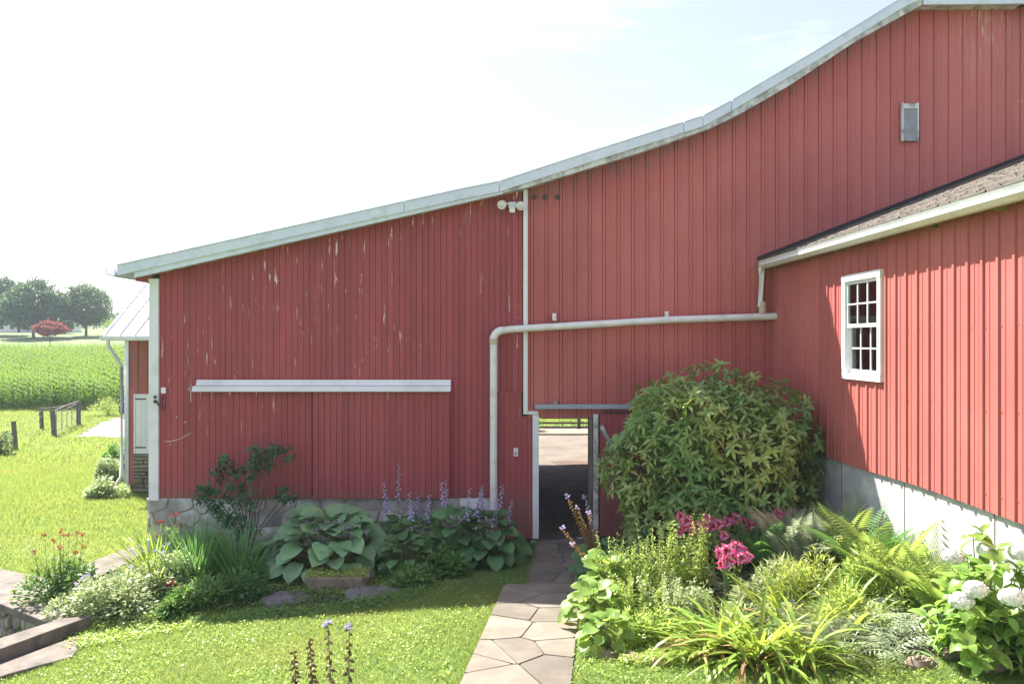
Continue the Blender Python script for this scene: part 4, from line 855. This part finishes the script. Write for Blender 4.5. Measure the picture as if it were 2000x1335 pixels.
# yard fence seen through the doorway
yf = thing('yard_fence', (2, 29.5, 0), 'wooden rail fence on a low ledge seen through the open doorway', 'fence')
for k in range(-3, 4): B(2.35+k*1.55, 2.47+k*1.55, 29.5, 29.6, 0, .62).build('post', M_POST, yf)
for z in (.06, .22, .40): B(-3, 8, 29.44, 29.49, z, z+.07).build('rail', M_POST, yf)
tag(B(-4, 9, 27.7, 29.2, -.1, .07).build('stone_ledge', M_TROUGH, None, bevel=.04), 'low brown ledge below the rail fence behind the barn', 'ledge')
mound((.75, 28.6, 0), .35, .35, .9, 900, .09, M_GRN, 'dark shrub at the left end of the ledge seen through the doorway', 'shrub', None, 'shrub')

# ---------------------------------------------------------------- big evergreen shrub
def rosettes(t, C, Nn, nper, L, W, mat, n_ind, spread=38):
    k = len(C); base = leaf(L, W, 4, 8, -42, 'ovate', .28); T = []; D = []; N = []
    ax = Nn/np.linalg.norm(Nn, axis=1, keepdims=True); u = np.cross(ax, [0.1, .2, 1.]); u /= np.linalg.norm(u, axis=1, keepdims=True); v = np.cross(ax, u)
    for j in range(nper):
        a = 2*math.pi*j/nper*1.0+rng.uniform(-.5, .5, k)+np.arange(k); e = np.radians(spread+rng.uniform(-26, 28, k)-30*(j % 2)); rad = u*np.cos(a)[:, None]+v*np.sin(a)[:, None]
        D.append(rad*np.cos(e)[:, None]+ax*np.sin(e)[:, None]); N.append(ax-rad*np.tan(e)[:, None]*.0+ax); T.append(C-ax*(.02*(j % 2)))
    T = np.concatenate(T); D = np.concatenate(D); N = np.concatenate(N); leaves(t, base, frame(D, N), T, rng.uniform(.7, 1.15, len(T)), mat, n_ind)
bs_ = thing('evergreen_shrub', (2.82, 11.5, .1), 'huge rounded evergreen shrub with glossy yellow green leaves beside the open doorway', 'shrub')
K = 1000; i = np.arange(K); zz = 1-1.75*(i+.5)/K; th = i*2.39996; rr_ = np.sqrt(1-zz**2); d = np.stack([rr_*np.cos(th), rr_*np.sin(th), zz], -1)
lump = 1.03+.11*np.sin(d[:, 0]*6+1)*np.cos(d[:, 2]*5.5)+.09*np.sin(d[:, 1]*7+d[:, 0]*4)+rng.uniform(-.07, .04, K)
ex = np.where(d[:, 2] > 0, 1.0, 1.0); sq = np.abs(d)**.92*np.sign(d); low_ = d[:, 2] < .1; hr = np.hypot(sq[:, 0], sq[:, 1]); f_ = np.where(low_, np.maximum(1, .93/np.maximum(hr, .3)), 1); sq[:, :2] *= f_[:, None]; C = sq*lump[:, None]*np.array([1.27, 1.24, 1.19]); C[:, 2] += 1.33; C[:, 0] -= .02
C = C[(C[:, 1]+11.5 < 12.8) & (C[:, 2] > .08)]; nd = C-np.array([0, 0, 1.1])
rosettes(bs_, C+rng.normal(0, .035, C.shape), nd/np.linalg.norm(nd, axis=1, keepdims=True)*.55+np.array([0, -.1, .85])+rng.normal(0, .42, C.shape), 9, .145, .047, M_AUC, 300, 16)
# inner layer so that gaps look into leaves, not through
K2 = 260; q = rng.normal(0, 1, (K2, 3)); q /= np.linalg.norm(q, axis=1, keepdims=True); C2 = q*np.array([1.1, 1.08, 1.12])*rng.uniform(.6, .98, (K2, 1)); C2[:, 2] = C2[:, 2]+1.33; C2 = C2[C2[:, 2] > .15]
P_ = np.repeat(C2, 8, 0)+rng.normal(0, .05, (len(C2)*8, 3)); n = len(P_); soup('inner_foliage', leaf(.17, .06, 3, 5, -30, 'ovate', .2), frame(rng.normal(0, 1, (n, 3)), np.tile([0, 0, 1.], (n, 1))+rng.normal(0, .4, (n, 3))), P_, 1, M_AUC, bs_, 'stuff')
stems(bs_, [((random.uniform(-.3, .3), random.uniform(-.3, .3), 0), tuple(c*.5), tuple(c*.95)) for c in C[::6]], .016, M_TWIG, 'branch')

# ---------------------------------------------------------------- left bed
p = G(505, 1040); p = Vector((-4.0, 12.45, -.15))
az_ = thing('rhododendron', p, 'dark leggy evergreen shrub against the red boards above the stone foundation', 'shrub')
tips = [(-.62, -.1, 1.05), (-.5, .1, 1.25), (-.3, -.1, 1.55), (-.15, .05, 1.35), (.05, .0, 1.5), (.25, .0, 1.62), (.42, -.05, 1.72), (.52, .05, 1.6), (-.45, -.15, .8), (-.25, -.2, 1.0), (-.1, -.25, .7), (.1, -.1, 1.3), (-.35, .0, .55), (-.05, -.2, .45), (.55, .0, 1.0), (.65, -.1, .95), (-.7, 0, .9), (-.2, 0, 1.15), (.32, .02, 1.45), (-.55, -.1, 1.1), (.0, -.2, .95), (-.3, -.2, .75), (.12, 0, 1.6), (-.42, 0, 1.4)]
Ct = []
for a_ in tips:
    for _ in range(9): Ct.append((a_[0]+random.gauss(0, .075), a_[1]+random.gauss(0, .07), a_[2]+random.gauss(0, .05)))
Ct = np.array(Ct); rosettes(az_, Ct, np.tile([0, -.3, 1.], (len(Ct), 1))+rng.normal(0, .4, (len(Ct), 3)), 7, .095, .032, M_RHOD, 60, 15)
stems(az_, [((random.uniform(-.08, .08), 0, 0), (a_[0]*.3, a_[1]*.5, a_[2]*.5), a_) for a_ in tips], .012, M_TWIG, 'branch')
hosta(Vector((-2.6, 11.7, -.1)), 1.05, .78, 92, .33, M_HOSTA, 'big blue green hosta with wide round leaves in front of the stone foundation', ph=1.1, n_ind=80)
hosta(Vector((-1.35, 12.1, -.06)), .55, .55, 44, .25, M_HOSTD, 'dark hosta with tall lilac flower spikes left of the drain pipe', 3, .42)
hosta(Vector((-.35, 12.0, -.05)), .62, .66, 64, .26, M_HOSTD, 'dark hosta with lilac flower spikes at the foot of the drain pipe', 5, .36)
hosta(Vector((-.8, 11.9, -.05)), .5, .72, 40, .24, M_HOSTD, 'dark hosta thick with lilac spikes between the fern and the drain pipe', 4, .4)
hosta(Vector((-1.75, 12.35, -.06)), .4, .5, 30, .22, M_HOSTD, 'small hosta with lone lilac spike against the foundation', 2, .75)
hosta(Vector((-1.45, 11.35, 0)), .5, .42, 40, .2, M_HOSTD, 'mid green leafy hosta on the near side of the small fern', 0, .4)
mound(G(800, 1140), .5, .4, .26, 1700, .085, M_GRN, 'low bushy green plant at the lawn edge under the flowering hostas', name='perennial')
mound(G(690, 1080)+Vector((.55, 0, 0)), .45, .35, .45, 1300, .09, M_HOSTD, 'dark leafy plant right of the big blue green hosta')
mound(G(870, 1120), .45, .35, .4, 1300, .10, M_GRN, 'leafy green plant at the lawn edge nearest the doorway')
fern(G(862, 1110), 9, .62, M_FERND, 'small upright fern among the flowering hostas', el=70)
fern(Vector((-4.25, 11.9, -.15)), 9, .75, M_FERND, 'upright fern below the dark evergreen shrub', el=74)
straps(Vector((-4.35, 11.3, -.2)), 200, 1.0, .02, 20, M_STRAPD, 'tall grassy iris clump on the corner side of the fern', n_ind=120, name='iris_clump', rad=.3, bend=28)
straps(Vector((-3.75, 11.35, -.2)), 190, .92, .02, 22, M_STRAPD, 'tall grassy iris clump beside the big blue green hosta', n_ind=120, name='iris_clump', rad=.28, bend=30)
straps(Vector((-5.05, 11.6, -.25)), 130, .95, .024, 26, M_STRAP, 'sunlit grassy clump at the barn corner', n_ind=100, name='iris_clump', rad=.2, bend=35)
straps(Vector((-4.75, 10.9, -.25)), 40, .6, .03, 30, M_STRAP, 'yellow green strap leaved clump beside the red flowers', n_ind=40, name='daylily', rad=.12, bend=50)
for px, py, rx, rz, m_, lb in [(405, 1180, .5, .3, M_GRN, 'soft green feathery plant at the lawn edge left of the mossy trough'), (470, 1172, .4, .3, M_FERND, 'fine green mound near the stepping stone'), (360, 1195, .35, .2, M_GRN, 'low ferny mound between the pale flowers and the lawn'), (500, 1135, .35, .22, M_GRN, 'dark green mound under the iris clumps')]:
    mound(G(px, py), rx*.8, .3, rz*1.35, 1100, .10, m_, lb, aspect=.3, lobes=5)
mound(G(235, 1190), .62, .5, .52, 3200, .07, M_VARI, 'pale mottled geranium mound behind the concrete cap', flowers=(6, M_PURP, .028, .02), name='geranium')
mound(G(315, 1150), .52, .55, .55, 2600, .07, M_VARI, 'pale mottled geranium mound near the barn corner', flowers=(6, M_PURP, .028, .02), name='geranium')
mound(G(120, 1165), .5, .45, .6, 2600, .075, M_GRN, 'leafy bee balm with scarlet flowers on the concrete cap', flowers=(11, M_SCARL, .036, .3), name='bee_balm')
mound(G(170, 1190), .4, .4, .45, 1800, .07, M_VARI, 'small pale mound between bee balm and geraniums', name='geranium')
mound(G(330, 1120), .25, .25, .72, 700, .07, M_GRN, 'scarlet flowered bee balm beside the grassy clump', flowers=(6, M_SCARL, .035, .15), name='bee_balm')
mound(G(345, 1170), .2, .2, .2, 300, .05, M_GRN, 'little plant with magenta flowers at the bed edge', flowers=(3, M_SCARL, .05, .03), name='bee_balm')
# trough and stepping stones
tp = G(660, 1146); tr = thing('stone_trough', tp, 'low weathered stone trough overgrown with green moss in front of the big hosta', 'planter')
a0 = [(-.42, -.13), (-.36, -.2), (.36, -.2), (.44, -.1), (.40, .2), (-.36, .2)]
MB().prism(a0, lambda a, b: (tp.x+a*.86, tp.y+b*.86, tp.z-.03), lambda a, b: (tp.x+a, tp.y+b, tp.z+.17)).build('basin', M_TROUGH, tr, smooth=False, bevel=.015)
n = 900; T = np.stack([rng.uniform(-.4, .4, n), rng.uniform(-.18, .18, n), rng.uniform(.16, .22, n)], -1); soup('moss', simple(.035, .025), frame(rng.normal(0, 1, (n, 3)), np.tile([0, 0, 1.], (n, 1))+rng.normal(0, .3, (n, 3))), T, 1, M_LIME, tr)
for px, py, sx, lb in ((562, 1168, .36, 'flat grey stepping stone left of the trough'), (728, 1160, .42, 'flat grey stepping stone right of the trough')):
    g = G(px, py); q = [(g.x+sx*math.cos(a)*random.uniform(.8, 1.05), g.y+.32*math.sin(a)*random.uniform(.8, 1.05)) for a in [k*.7 for k in range(9)]]
    o = stone(q, lambda u, v, w_: (u, v, g.z-.02+w_), .05, 'stepping_stone', M_SLATE, None, .95); tag(o, lb, 'stone', 'stepping stones in the bed')
def cover(poly, n, ls, mat, h, label, name='ground_cover'):
    x0, x1 = min(p[0] for p in poly), max(p[0] for p in poly); y0, y1 = min(p[1] for p in poly), max(p[1] for p in poly); x = rng.uniform(x0, x1, n); y = rng.uniform(y0, y1, n); k = inpoly(x, y, poly); x = x[k]; y = y[k]; n = len(x)
    hh = h*(.4+.6*(np.sin(x*5+1)*np.cos(y*6)*.5+.5)); T = np.stack([x, y, gz(x, y)+rng.uniform(0, 1, n)*hh], -1)
    return tag(soup(name, simple(ls, ls*.5), frame(rng.normal(0, 1, (n, 3))*np.array([1, 1, .5]), np.tile([0, 0, 1.], (n, 1))+rng.normal(0, .35, (n, 3))), T, rng.uniform(.6, 1.3, n), mat, None, 'stuff'), label, 'ground cover')
def gp(*pts): return [tuple(G(*q)[:2]) for q in pts]
cover(gp((500, 1150), (540, 1125), (610, 1122), (720, 1112), (790, 1125), (770, 1150), (700, 1165), (600, 1160)), 9000, .035, M_LIME, .06, 'chartreuse creeping ground cover around the stone trough')
cover(gp((340, 1215), (520, 1195), (700, 1178), (850, 1150), (800, 1175), (700, 1195), (500, 1215)), 9000, .045, M_GRN, .08, 'low green weeds along the shaded lawn edge')
cover(gp((90, 1235), (190, 1200), (330, 1200), (470, 1205), (330, 1240), (180, 1265), (120, 1275)), 11000, .045, M_LIME, .07, 'bright weedy ground cover beside the kerb wall')
cover(BEDL, 26000, .05, M_GRN, .07, 'dark low leaves filling the left flower bed')

# ---------------------------------------------------------------- right bed
fern(Vector((1.5, 11.5, .05)), 8, .5, M_FERND, 'dark fern between the doorway and the big shrub', el=60)
hosta(Vector((1.22, 10.9, .02)), .42, .42, 36, .24, M_HOSTD, 'shaded blue hosta beside the far end of the path', 0)
hosta(Vector((1.42, 10.2, .05)), .38, .4, 30, .22, M_HOSTD, 'dark hosta with tall drying flower stalks beside the doorway', 0)
h1 = hosta(G(1165, 1225), .36, .42, 46, .2, M_HOSTS, 'sunlit yellow green hosta at the path edge', 0)
hosta(G(1200, 1275)+Vector((-.05, .1, 0)), .3, .3, 36, .17, M_HOSTS, 'small sunlit hosta at the near path edge', 0)
hosta(G(1185, 1185), .34, .5, 40, .22, M_HOSTS, 'pale sunlit hosta below the drying stalks', 0)
stk = thing('seed_stalks', G(1190, 1150), 'leaning bundle of drying hosta flower stalks in front of the doorway', 'plant'); g0 = stk.location
for (tx, ty, Y, bm, nf) in ((1108, 968, 9.9, M_DRY, 30), (1142, 968, 10.3, M_PURP, 12), (1098, 1030, 9.6, M_DRY, 22), (1128, 990, 9.7, M_DRY, 34), (1118, 1060, 9.4, M_DRY, 22), (1150, 1000, 9.8, M_DRY, 30)):
    tpv = Vector((wx(tx, Y), Y, wz(ty, Y)))-g0; bb = Vector((random.uniform(-.05, .1), random.uniform(-.05, .1), 0)); flower_stalk(stk, bb, tpv, bm, nf+14, .06, M_STEM, .55)
    pompon(stk, tpv, .04, M_PURP, 14)
def airy(px, py, hpx, nst, mat, label, spread=.22, name='loosestrife', ls=.05, den=64):
    g = G(px, py); hh = hpx/F*g.y; t = thing(name, g, label, 'plant', 'airy lime spires in the right bed')
    for k in range(nst):
        a = random.uniform(0, 6.28); r = spread*random.random()**.5; b = Vector((r*.5*math.cos(a), r*.5*math.sin(a), 0)); tp_ = Vector((r*math.cos(a)*1.3, r*math.sin(a)*1.3, hh*random.uniform(.6, 1.0)))
        st = stems(t, [(tuple(b), tuple((b+tp_)/2), tuple(tp_))], .004, name='stem'); f = rng.uniform(.12, 1, den); T = np.array(b)+np.array(tp_-b)*f[:, None]+rng.normal(0, .028, (den, 3))*(1.2-f)[:, None]
        D = sph(rng.uniform(0, 6.28, den), np.radians(rng.uniform(0, 60, den))); soup('leaves', simple(ls, ls*.5), frame(D, np.tile([0, 0, 1.], (den, 1))), T, 1.25-.6*f, mat, st)
airy(1205, 1190, 150, 24, M_LIME, 'airy lime green spires nearest the path'); airy(1250, 1185, 140, 22, M_LIME, 'airy lime green spires second from the path')
airy(1290, 1175, 150, 18, M_LIME, 'airy lime green spires in front of the big shrub'); airy(1340, 1165, 160, 16, M_LIME, 'tall thin lime spires below the magenta lilies', .16)
airy(1375, 1160, 165, 9, M_LIME, 'sparse lime spires rising between the lilies', .14); airy(1240, 1225, 100, 26, M_LIME, 'short bushy lime spires above the sunlit hosta', .3)
airy(1310, 1215, 90, 22, M_VARI, 'short pale spires behind the daylily clump', .28)
mound(G(1270, 1250), .45, .35, .34, 1500, .08, M_LIME, 'soft lime mound between hosta and daylilies', aspect=.3); mound(G(1330, 1200), .4, .3, .38, 1500, .05, M_VARI, 'pale silvery mound behind the daylilies', aspect=.5)
mound(G(1350, 1150), .3, .25, .3, 260, .13, M_SILV, 'large pale leaved plant under the pink lilies', aspect=.7)
# lilies
PB = leaf(.118, .062, 5, 42, -78, 'lance', .25)
def lily(px, py, Y, heads, label):
    x = wx(px, Y); z = wz(py, Y); g = float(gz(x, Y)); t = thing('lily', (x, Y, g), label, 'flower', 'pink lilies in the right bed'); me = np_mesh('petal', *PB, M_PETAL, True)
    for (hx, hy) in heads+[(a+random.uniform(-12, 12), b+random.uniform(-9, 10)) for a, b in heads if len(heads) > 1]:
        c = Vector(((hx-px)/F*Y, random.uniform(-.06, .04), z-(hy-py)/F*Y-g)); st = stems(t, [((c.x*.3, 0, 0), (c.x*.6, 0, c.z*.6), tuple(c-Vector((0, -.02, .02))))], .007, name='stem'); ax = Vector((random.uniform(-.5, .5), -1, random.uniform(.0, .5))).normalized()
        fl = MB().ball(tuple(origin(t)+c), .010, 6).build('flower', M_YFLW, t); u = ax.cross(Vector((0, 0, 1))).normalized(); v = ax.cross(u); s = random.uniform(.85, 1.15)
        for k in range(6):
            a = k*math.pi/3+random.uniform(-.1, .1); rad = u*math.cos(a)+v*math.sin(a); D = (rad*.8+ax*.6).normalized(); Rm = frame(np.array([D]), np.array([ax]))[0]
            o = link('petal', me, fl); M4 = np.eye(4); M4[:3, :3] = Rm*s*(1.05 if k % 2 else .92); M4[:3, 3] = c; o.matrix_basis = Matrix(M4.tolist())
        m = MB()
        for k in range(6): a = k+.4; m.tube([origin(t)+c, origin(t)+c+ax*.06*s+(u*math.cos(a)+v*math.sin(a))*.022], .0018, 3, caps=False)
        m.build('stamens', M_DRY, fl)
    nl = 26; f = rng.uniform(.1, .9, nl); hgt = z-g; T = np.stack([rng.normal(0, .05, nl), rng.normal(0, .04, nl), f*hgt*.9], -1); az = rng.uniform(0, 6.28, nl)
    leaves(t, leaf(.12, .028, 4, 20, -50, 'lance', .3), frame(sph(az, np.radians(np.full(nl, 20.))), np.tile([0, 0, 1.], (nl, 1))), T, 1, M_GRN, nl)
lily(1350, 1022, 9.9, [(1340, 1015), (1352, 1034), (1330, 1028)], 'magenta lily with three open blooms nearest the path'); lily(1388, 1022, 10.0, [(1378, 1016), (1394, 1026), (1372, 1028)], 'paler purple pink lily right behind the magenta one')
lily(1440, 1017, 10.1, [(1430, 1012), (1448, 1020)], 'coral pink lily pair in front of the big shrub'); lily(1412, 1045, 9.8, [(1413, 1045)], 'single low mauve lily bloom')
lily(1505, 1010, 10.2, [(1498, 1015), (1512, 1008)], 'purple pink lily beside the silvery ferns'); lily(1535, 1000, 10.4, [(1537, 996)], 'lone magenta lily farthest into the corner')
lily(1425, 1085, 8.9, [(1412, 1070), (1438, 1068), (1420, 1092), (1445, 1085), (1408, 1098)], 'large bright pink and white lily cluster above the daylily leaves')
# ferns
for px, py, L, n, m_, lb in [(1500, 1085, .75, 12, M_FERND, 'dark arching fern under the purple pink lilies'), (1555, 1085, .85, 13, M_SILV, 'silvery arching fern beside the purple pink lilies'), (1605, 1080, .85, 12, M_SILV, 'silvery fern right of its twin near the big shrub'), (1655, 1075, .92, 12, M_FERN, 'bright green fern in front of the shaded foundation'),
                              (1700, 1070, .95, 10, M_FERND, 'dark upright fern against the shaded foundation'), (1745, 1090, 1.0, 12, M_FERN, 'yellow green fern where the sunlit foundation begins'), (1795, 1115, 1.0, 11, M_FERN, 'yellow green fern against the sunlit foundation'), (1845, 1140, .95, 10, M_FERN, 'pale fern against the foundation second from the hydrangea'), (1885, 1165, .9, 10, M_FERN, 'pale fern nearest the hydrangea'), (1450, 1110, .5, 10, M_FERND, 'small dark fern behind the bright pink lily cluster')]:
    q = {1500: (3.0, 9.8), 1555: (3.3, 9.6), 1605: (3.6, 9.7), 1655: (3.9, 9.55), 1700: (3.95, 9.0), 1745: (3.93, 8.5), 1795: (3.98, 8.0), 1845: (4.0, 7.62), 1885: (4.05, 7.3)}.get(px); q = Vector((q[0], q[1], float(gz(*q)))) if q else G(px, py)
    fern(q, n+4, L*(1.05 if px < 1790 else .9), m_, lb, el=62, W=L*.42)
for px, py, rx, rz, m_, lb in [(1600, 1190, .5, .70, M_LIME, 'feathery yellow green mound in front of the bright fern'), (1690, 1190, .45, .68, M_FERN, 'feathery green mound below the foundation ferns'), (1768, 1205, .32, .6, M_FERN, 'soft green mound beside the hydrangea'), (1530, 1185, .4, .5, M_VARI, 'pale feathery mound behind the daylilies'), (1480, 1200, .34, .4, M_VARI, 'pale tufted mound among the daylily leaves'), (1650, 1235, .4, .45, M_LIME, 'lime feathery mound behind the silvery fern clump')]:
    mound(G(px, py), rx, .36, rz, 3000, .095, m_, lb, aspect=.22, upv=.2)
for px, py, L, n, lb in [(1600, 1255, .48, 22, 'silvery painted fern behind the daylily leaves'), (1690, 1250, .5, 24, 'large silvery painted fern in the middle of the bed'), (1755, 1235, .45, 20, 'silvery painted fern beside the hydrangea'), (1650, 1290, .4, 20, 'low silvery painted fern at the front edge'), (1730, 1285, .4, 18, 'low silvery painted fern near the mulch'), (1560, 1215, .45, 18, 'silvery painted fern half hidden by strap leaves')]:
    fern(G(px, py), n, L*1.35, M_SILV, lb, el=46, np_=13, bend=95, W=L*.5)
# daylilies
for px, py, n, L, lb in [(1400, 1275, 100, .75, 'arching daylily clump nearest the path'), (1480, 1290, 110, .8, 'big arching daylily clump at the front of the bed'), (1570, 1295, 80, .7, 'arching daylily clump beside the low painted fern'), (1530, 1225, 34, .72, 'upright daylily clump behind the front clumps'), (1640, 1240, 26, .66, 'upright daylily clump among the silvery ferns')]:
    straps(G(px, py), n, L, .046, 62 if py > 1250 else 30, M_STRAP, lb, dry=22 if py > 1250 else 8, group='daylilies in the right bed', rad=.16, bend=75 if py > 1250 else 35, n_ind=n)
# hydrangea
hp = Vector((3.92, 6.85, float(gz(3.92, 6.85)))); hy = thing('hydrangea', hp, 'bushy hydrangea with white flower heads against the wing foundation', 'shrub')
P_, d = dome(190, .54, .62, 1.12, 8); P_[:, 0] = np.minimum(P_[:, 0], .33); ok = P_[:, 2] > .12; rosettes(hy, P_[ok], d[ok]*.7+np.array([0, -.1, .9]), 5, .155, .088, M_HYD, 260, 18)
stems(hy, [((0, 0, 0), tuple(c*.6), tuple(c)) for c in P_[ok]], .008)
for (px, py, Y) in ((1862, 1086, 6.75), (1930, 1074, 6.8), (1905, 1150, 6.2), (1992, 1078, 6.6), (1975, 1165, 6.1), (1878, 1172, 6.25)):
    c = Vector((wx(px, Y), Y, wz(py, Y)))-hp; d_ = rng.normal(0, 1, (420, 3)); d_ /= np.linalg.norm(d_, axis=1, keepdims=True); soup('bloom', simple(.034, .032), frame(np.cross(d_, rng.normal(0, 1, (420, 3))), d_), np.array(c)+d_*np.array([.085, .08, .058])*rng.uniform(.85, 1.05, (420, 1)), 1, M_WFLW, hy)
h2 = thing('oriental_lily_plant', G(1985, 1318), 'light green plant with whorled pointed leaves at the right edge of the picture', 'plant')
C = np.array([(x_, y_, z_) for x_ in (-.05, .08, .2) for y_ in (-.05, .1) for z_ in (.12, .2, .3)])+rng.normal(0, .03, (18, 3)); rosettes(h2, C, np.tile([0, 0, 1.], (18, 1))+rng.normal(0, .2, (18, 3)), 6, .17, .04, M_HYD, 108, 20)
cover(BEDR, 20000, .045, M_GRN, .06, 'low green leaves between the plants of the right bed')
cover([(1.0, 7.55), (2.3, 7.3), (2.3, 8.3), (1.0, 8.6)], 9000, .045, M_LIME, .12, 'sunlit low weeds at the front of the right bed')
for k, (px, py, s, lb) in enumerate([(1185, 1283, .09, 'pinkish rock at the front of the bed nearest the path'), (1235, 1292, .11, 'brown rock beside the pinkish rock at the bed edge'), (1290, 1297, .09, 'flat brown rock before the daylilies'), (1800, 1300, .12, 'pinkish edging rock in front of the mulch'), (1930, 1308, .12, 'grey edging rock below the hydrangea'), (1510, 1322, .07, 'small dark rock under the daylily leaves'), (1860, 1285, .07, 'small brown rock on the mulch under the hydrangea')]):
    g = G(px, py); m = MB().ball((g.x, g.y, g.z+s*.15), s, 9, (1.2, .8, .55)); m.v = [tuple(c+random.uniform(-.1, .1)*s for c in v) for v in m.v]; tag(m.build('rock', M_ROCK, None, smooth=True), lb, 'rock', 'edging rocks of the right bed')
# stalks in the foreground
for k, (tx, ty, bxp, Y, lb, m_) in enumerate([(640, 1215, 655, 6.0, 'tallest dry stalk rising from the front lawn with one pale bud', M_DRY), (682, 1222, 681, 6.1, 'dry stalk with two lilac blossoms at its tip', M_DRY), (605, 1245, 622, 5.9, 'drooping brown seed stalk on the front lawn', M_DRY), (574, 1270, 590, 5.8, 'short brown seed stalk leftmost on the front lawn', M_DRY)]):
    b = Vector((wx(bxp, Y), Y, float(gz(wx(bxp, Y), Y)))); t = thing('dry_stalk', b, lb, 'plant', 'dry flower stalks in the foreground'); tp_ = Vector((wx(tx, Y), Y, wz(ty, Y)))-b
    flower_stalk(t, Vector((0, 0, 0)), tp_, M_SEED, 44 if k > 1 else 26, .07, M_TWIG, .62)
    if k < 2: pompon(t, tp_+Vector((0, 0, -.01)), .04, M_PURP, 16)
# shed-side shrub and left edge shrub
for px, py, rx, rz, m_, lb in [(205, 972, .6, .55, M_VARI, 'pale variegated shrub on the lawn by the shed corner'), (215, 940, .4, .75, M_VARI, 'taller pale shrub against the shed corner'), (222, 925, .3, .95, M_GRN, 'small green bush behind the pale shrubs')]:
    mound(G(px, py), rx, .5, rz, 3200, .09, m_, lb, 'shrub', 'shrubs by the shed corner', 'shrub')
mound(G(-12, 890), .75, .7, 1.1, 2600, .10, M_TREE, 'dark shrub cut off by the left edge of the picture', 'shrub', None, 'shrub')
mound(G(212, 812), 1.1, .8, 1.3, 2600, .12, M_LIME, 'light green feathery bush beside the gravel drive', 'shrub', None, 'shrub', aspect=.25)
hosta(Vector((SX0+1.5, SY-.6, float(gz(SX0+1.5, SY-.6)))), .5, .4, 26, .25, M_HOSTD, 'shaded hosta at the foot of the shed stone wall', 0)
# ---------------------------------------------------------------- summer haze
hm, hnt, hbs = new_mat('haze air'); hnt.nodes.remove(hbs); pv = hnt.nodes.new('ShaderNodeVolumePrincipled'); pv.inputs['Density'].default_value = .0006; pv.inputs['Color'].default_value = (.8, .9, 1, 1)
hnt.links.new(pv.outputs[0], hnt.nodes['Material Output'].inputs['Volume'])
hz = B(-340, 120, -15, 420, -3.8, 30).build('haze', hm, None, kind='stuff')
def weeds(n, y0, y1, ls, hh):
    x, y = samp(y0, y1, -.72, .62)(n); k = len(x); c = (np.sin(x*3.1+2)*np.cos(y*2.7+x)+rng.normal(0, .5, k)) > .1; x, y = x[c], y[c]; k = len(x); T = np.stack([x, y, gz(x, y)+rng.uniform(.005, hh, k)], -1)
    return tag(soup('lawn_clover', simple(ls, ls*.8), frame(rng.normal(0, 1, (k, 3))*np.array([1, 1, .35]), np.tile([0, 0, 1.], (k, 1))+rng.normal(0, .35, (k, 3))), T, rng.uniform(.6, 1.3, k), M_LIME, None, 'stuff'), 'small clover and weed leaves growing through the lawn grass', 'clover')
weeds(60000, 6.2, 11, .026, .05)

def path_edge(N):
    y = rng.uniform(6.5, 13, N); L = np.where(y < 10.2, -.47+.1276*(y-7.2), .10+.107*(y-10.2)); x = L-np.abs(rng.normal(0, .035, N))+.012; return x, y
blades('edge_grass', 9000, path_edge, .008, .085, M_GRASS, 1.0)
for o in [o for o in sc.objects if o.name.startswith('edge_grass')]: o['label'] = 'longer grass tufts along the left edge of the stone path'; o['category'] = 'grass'
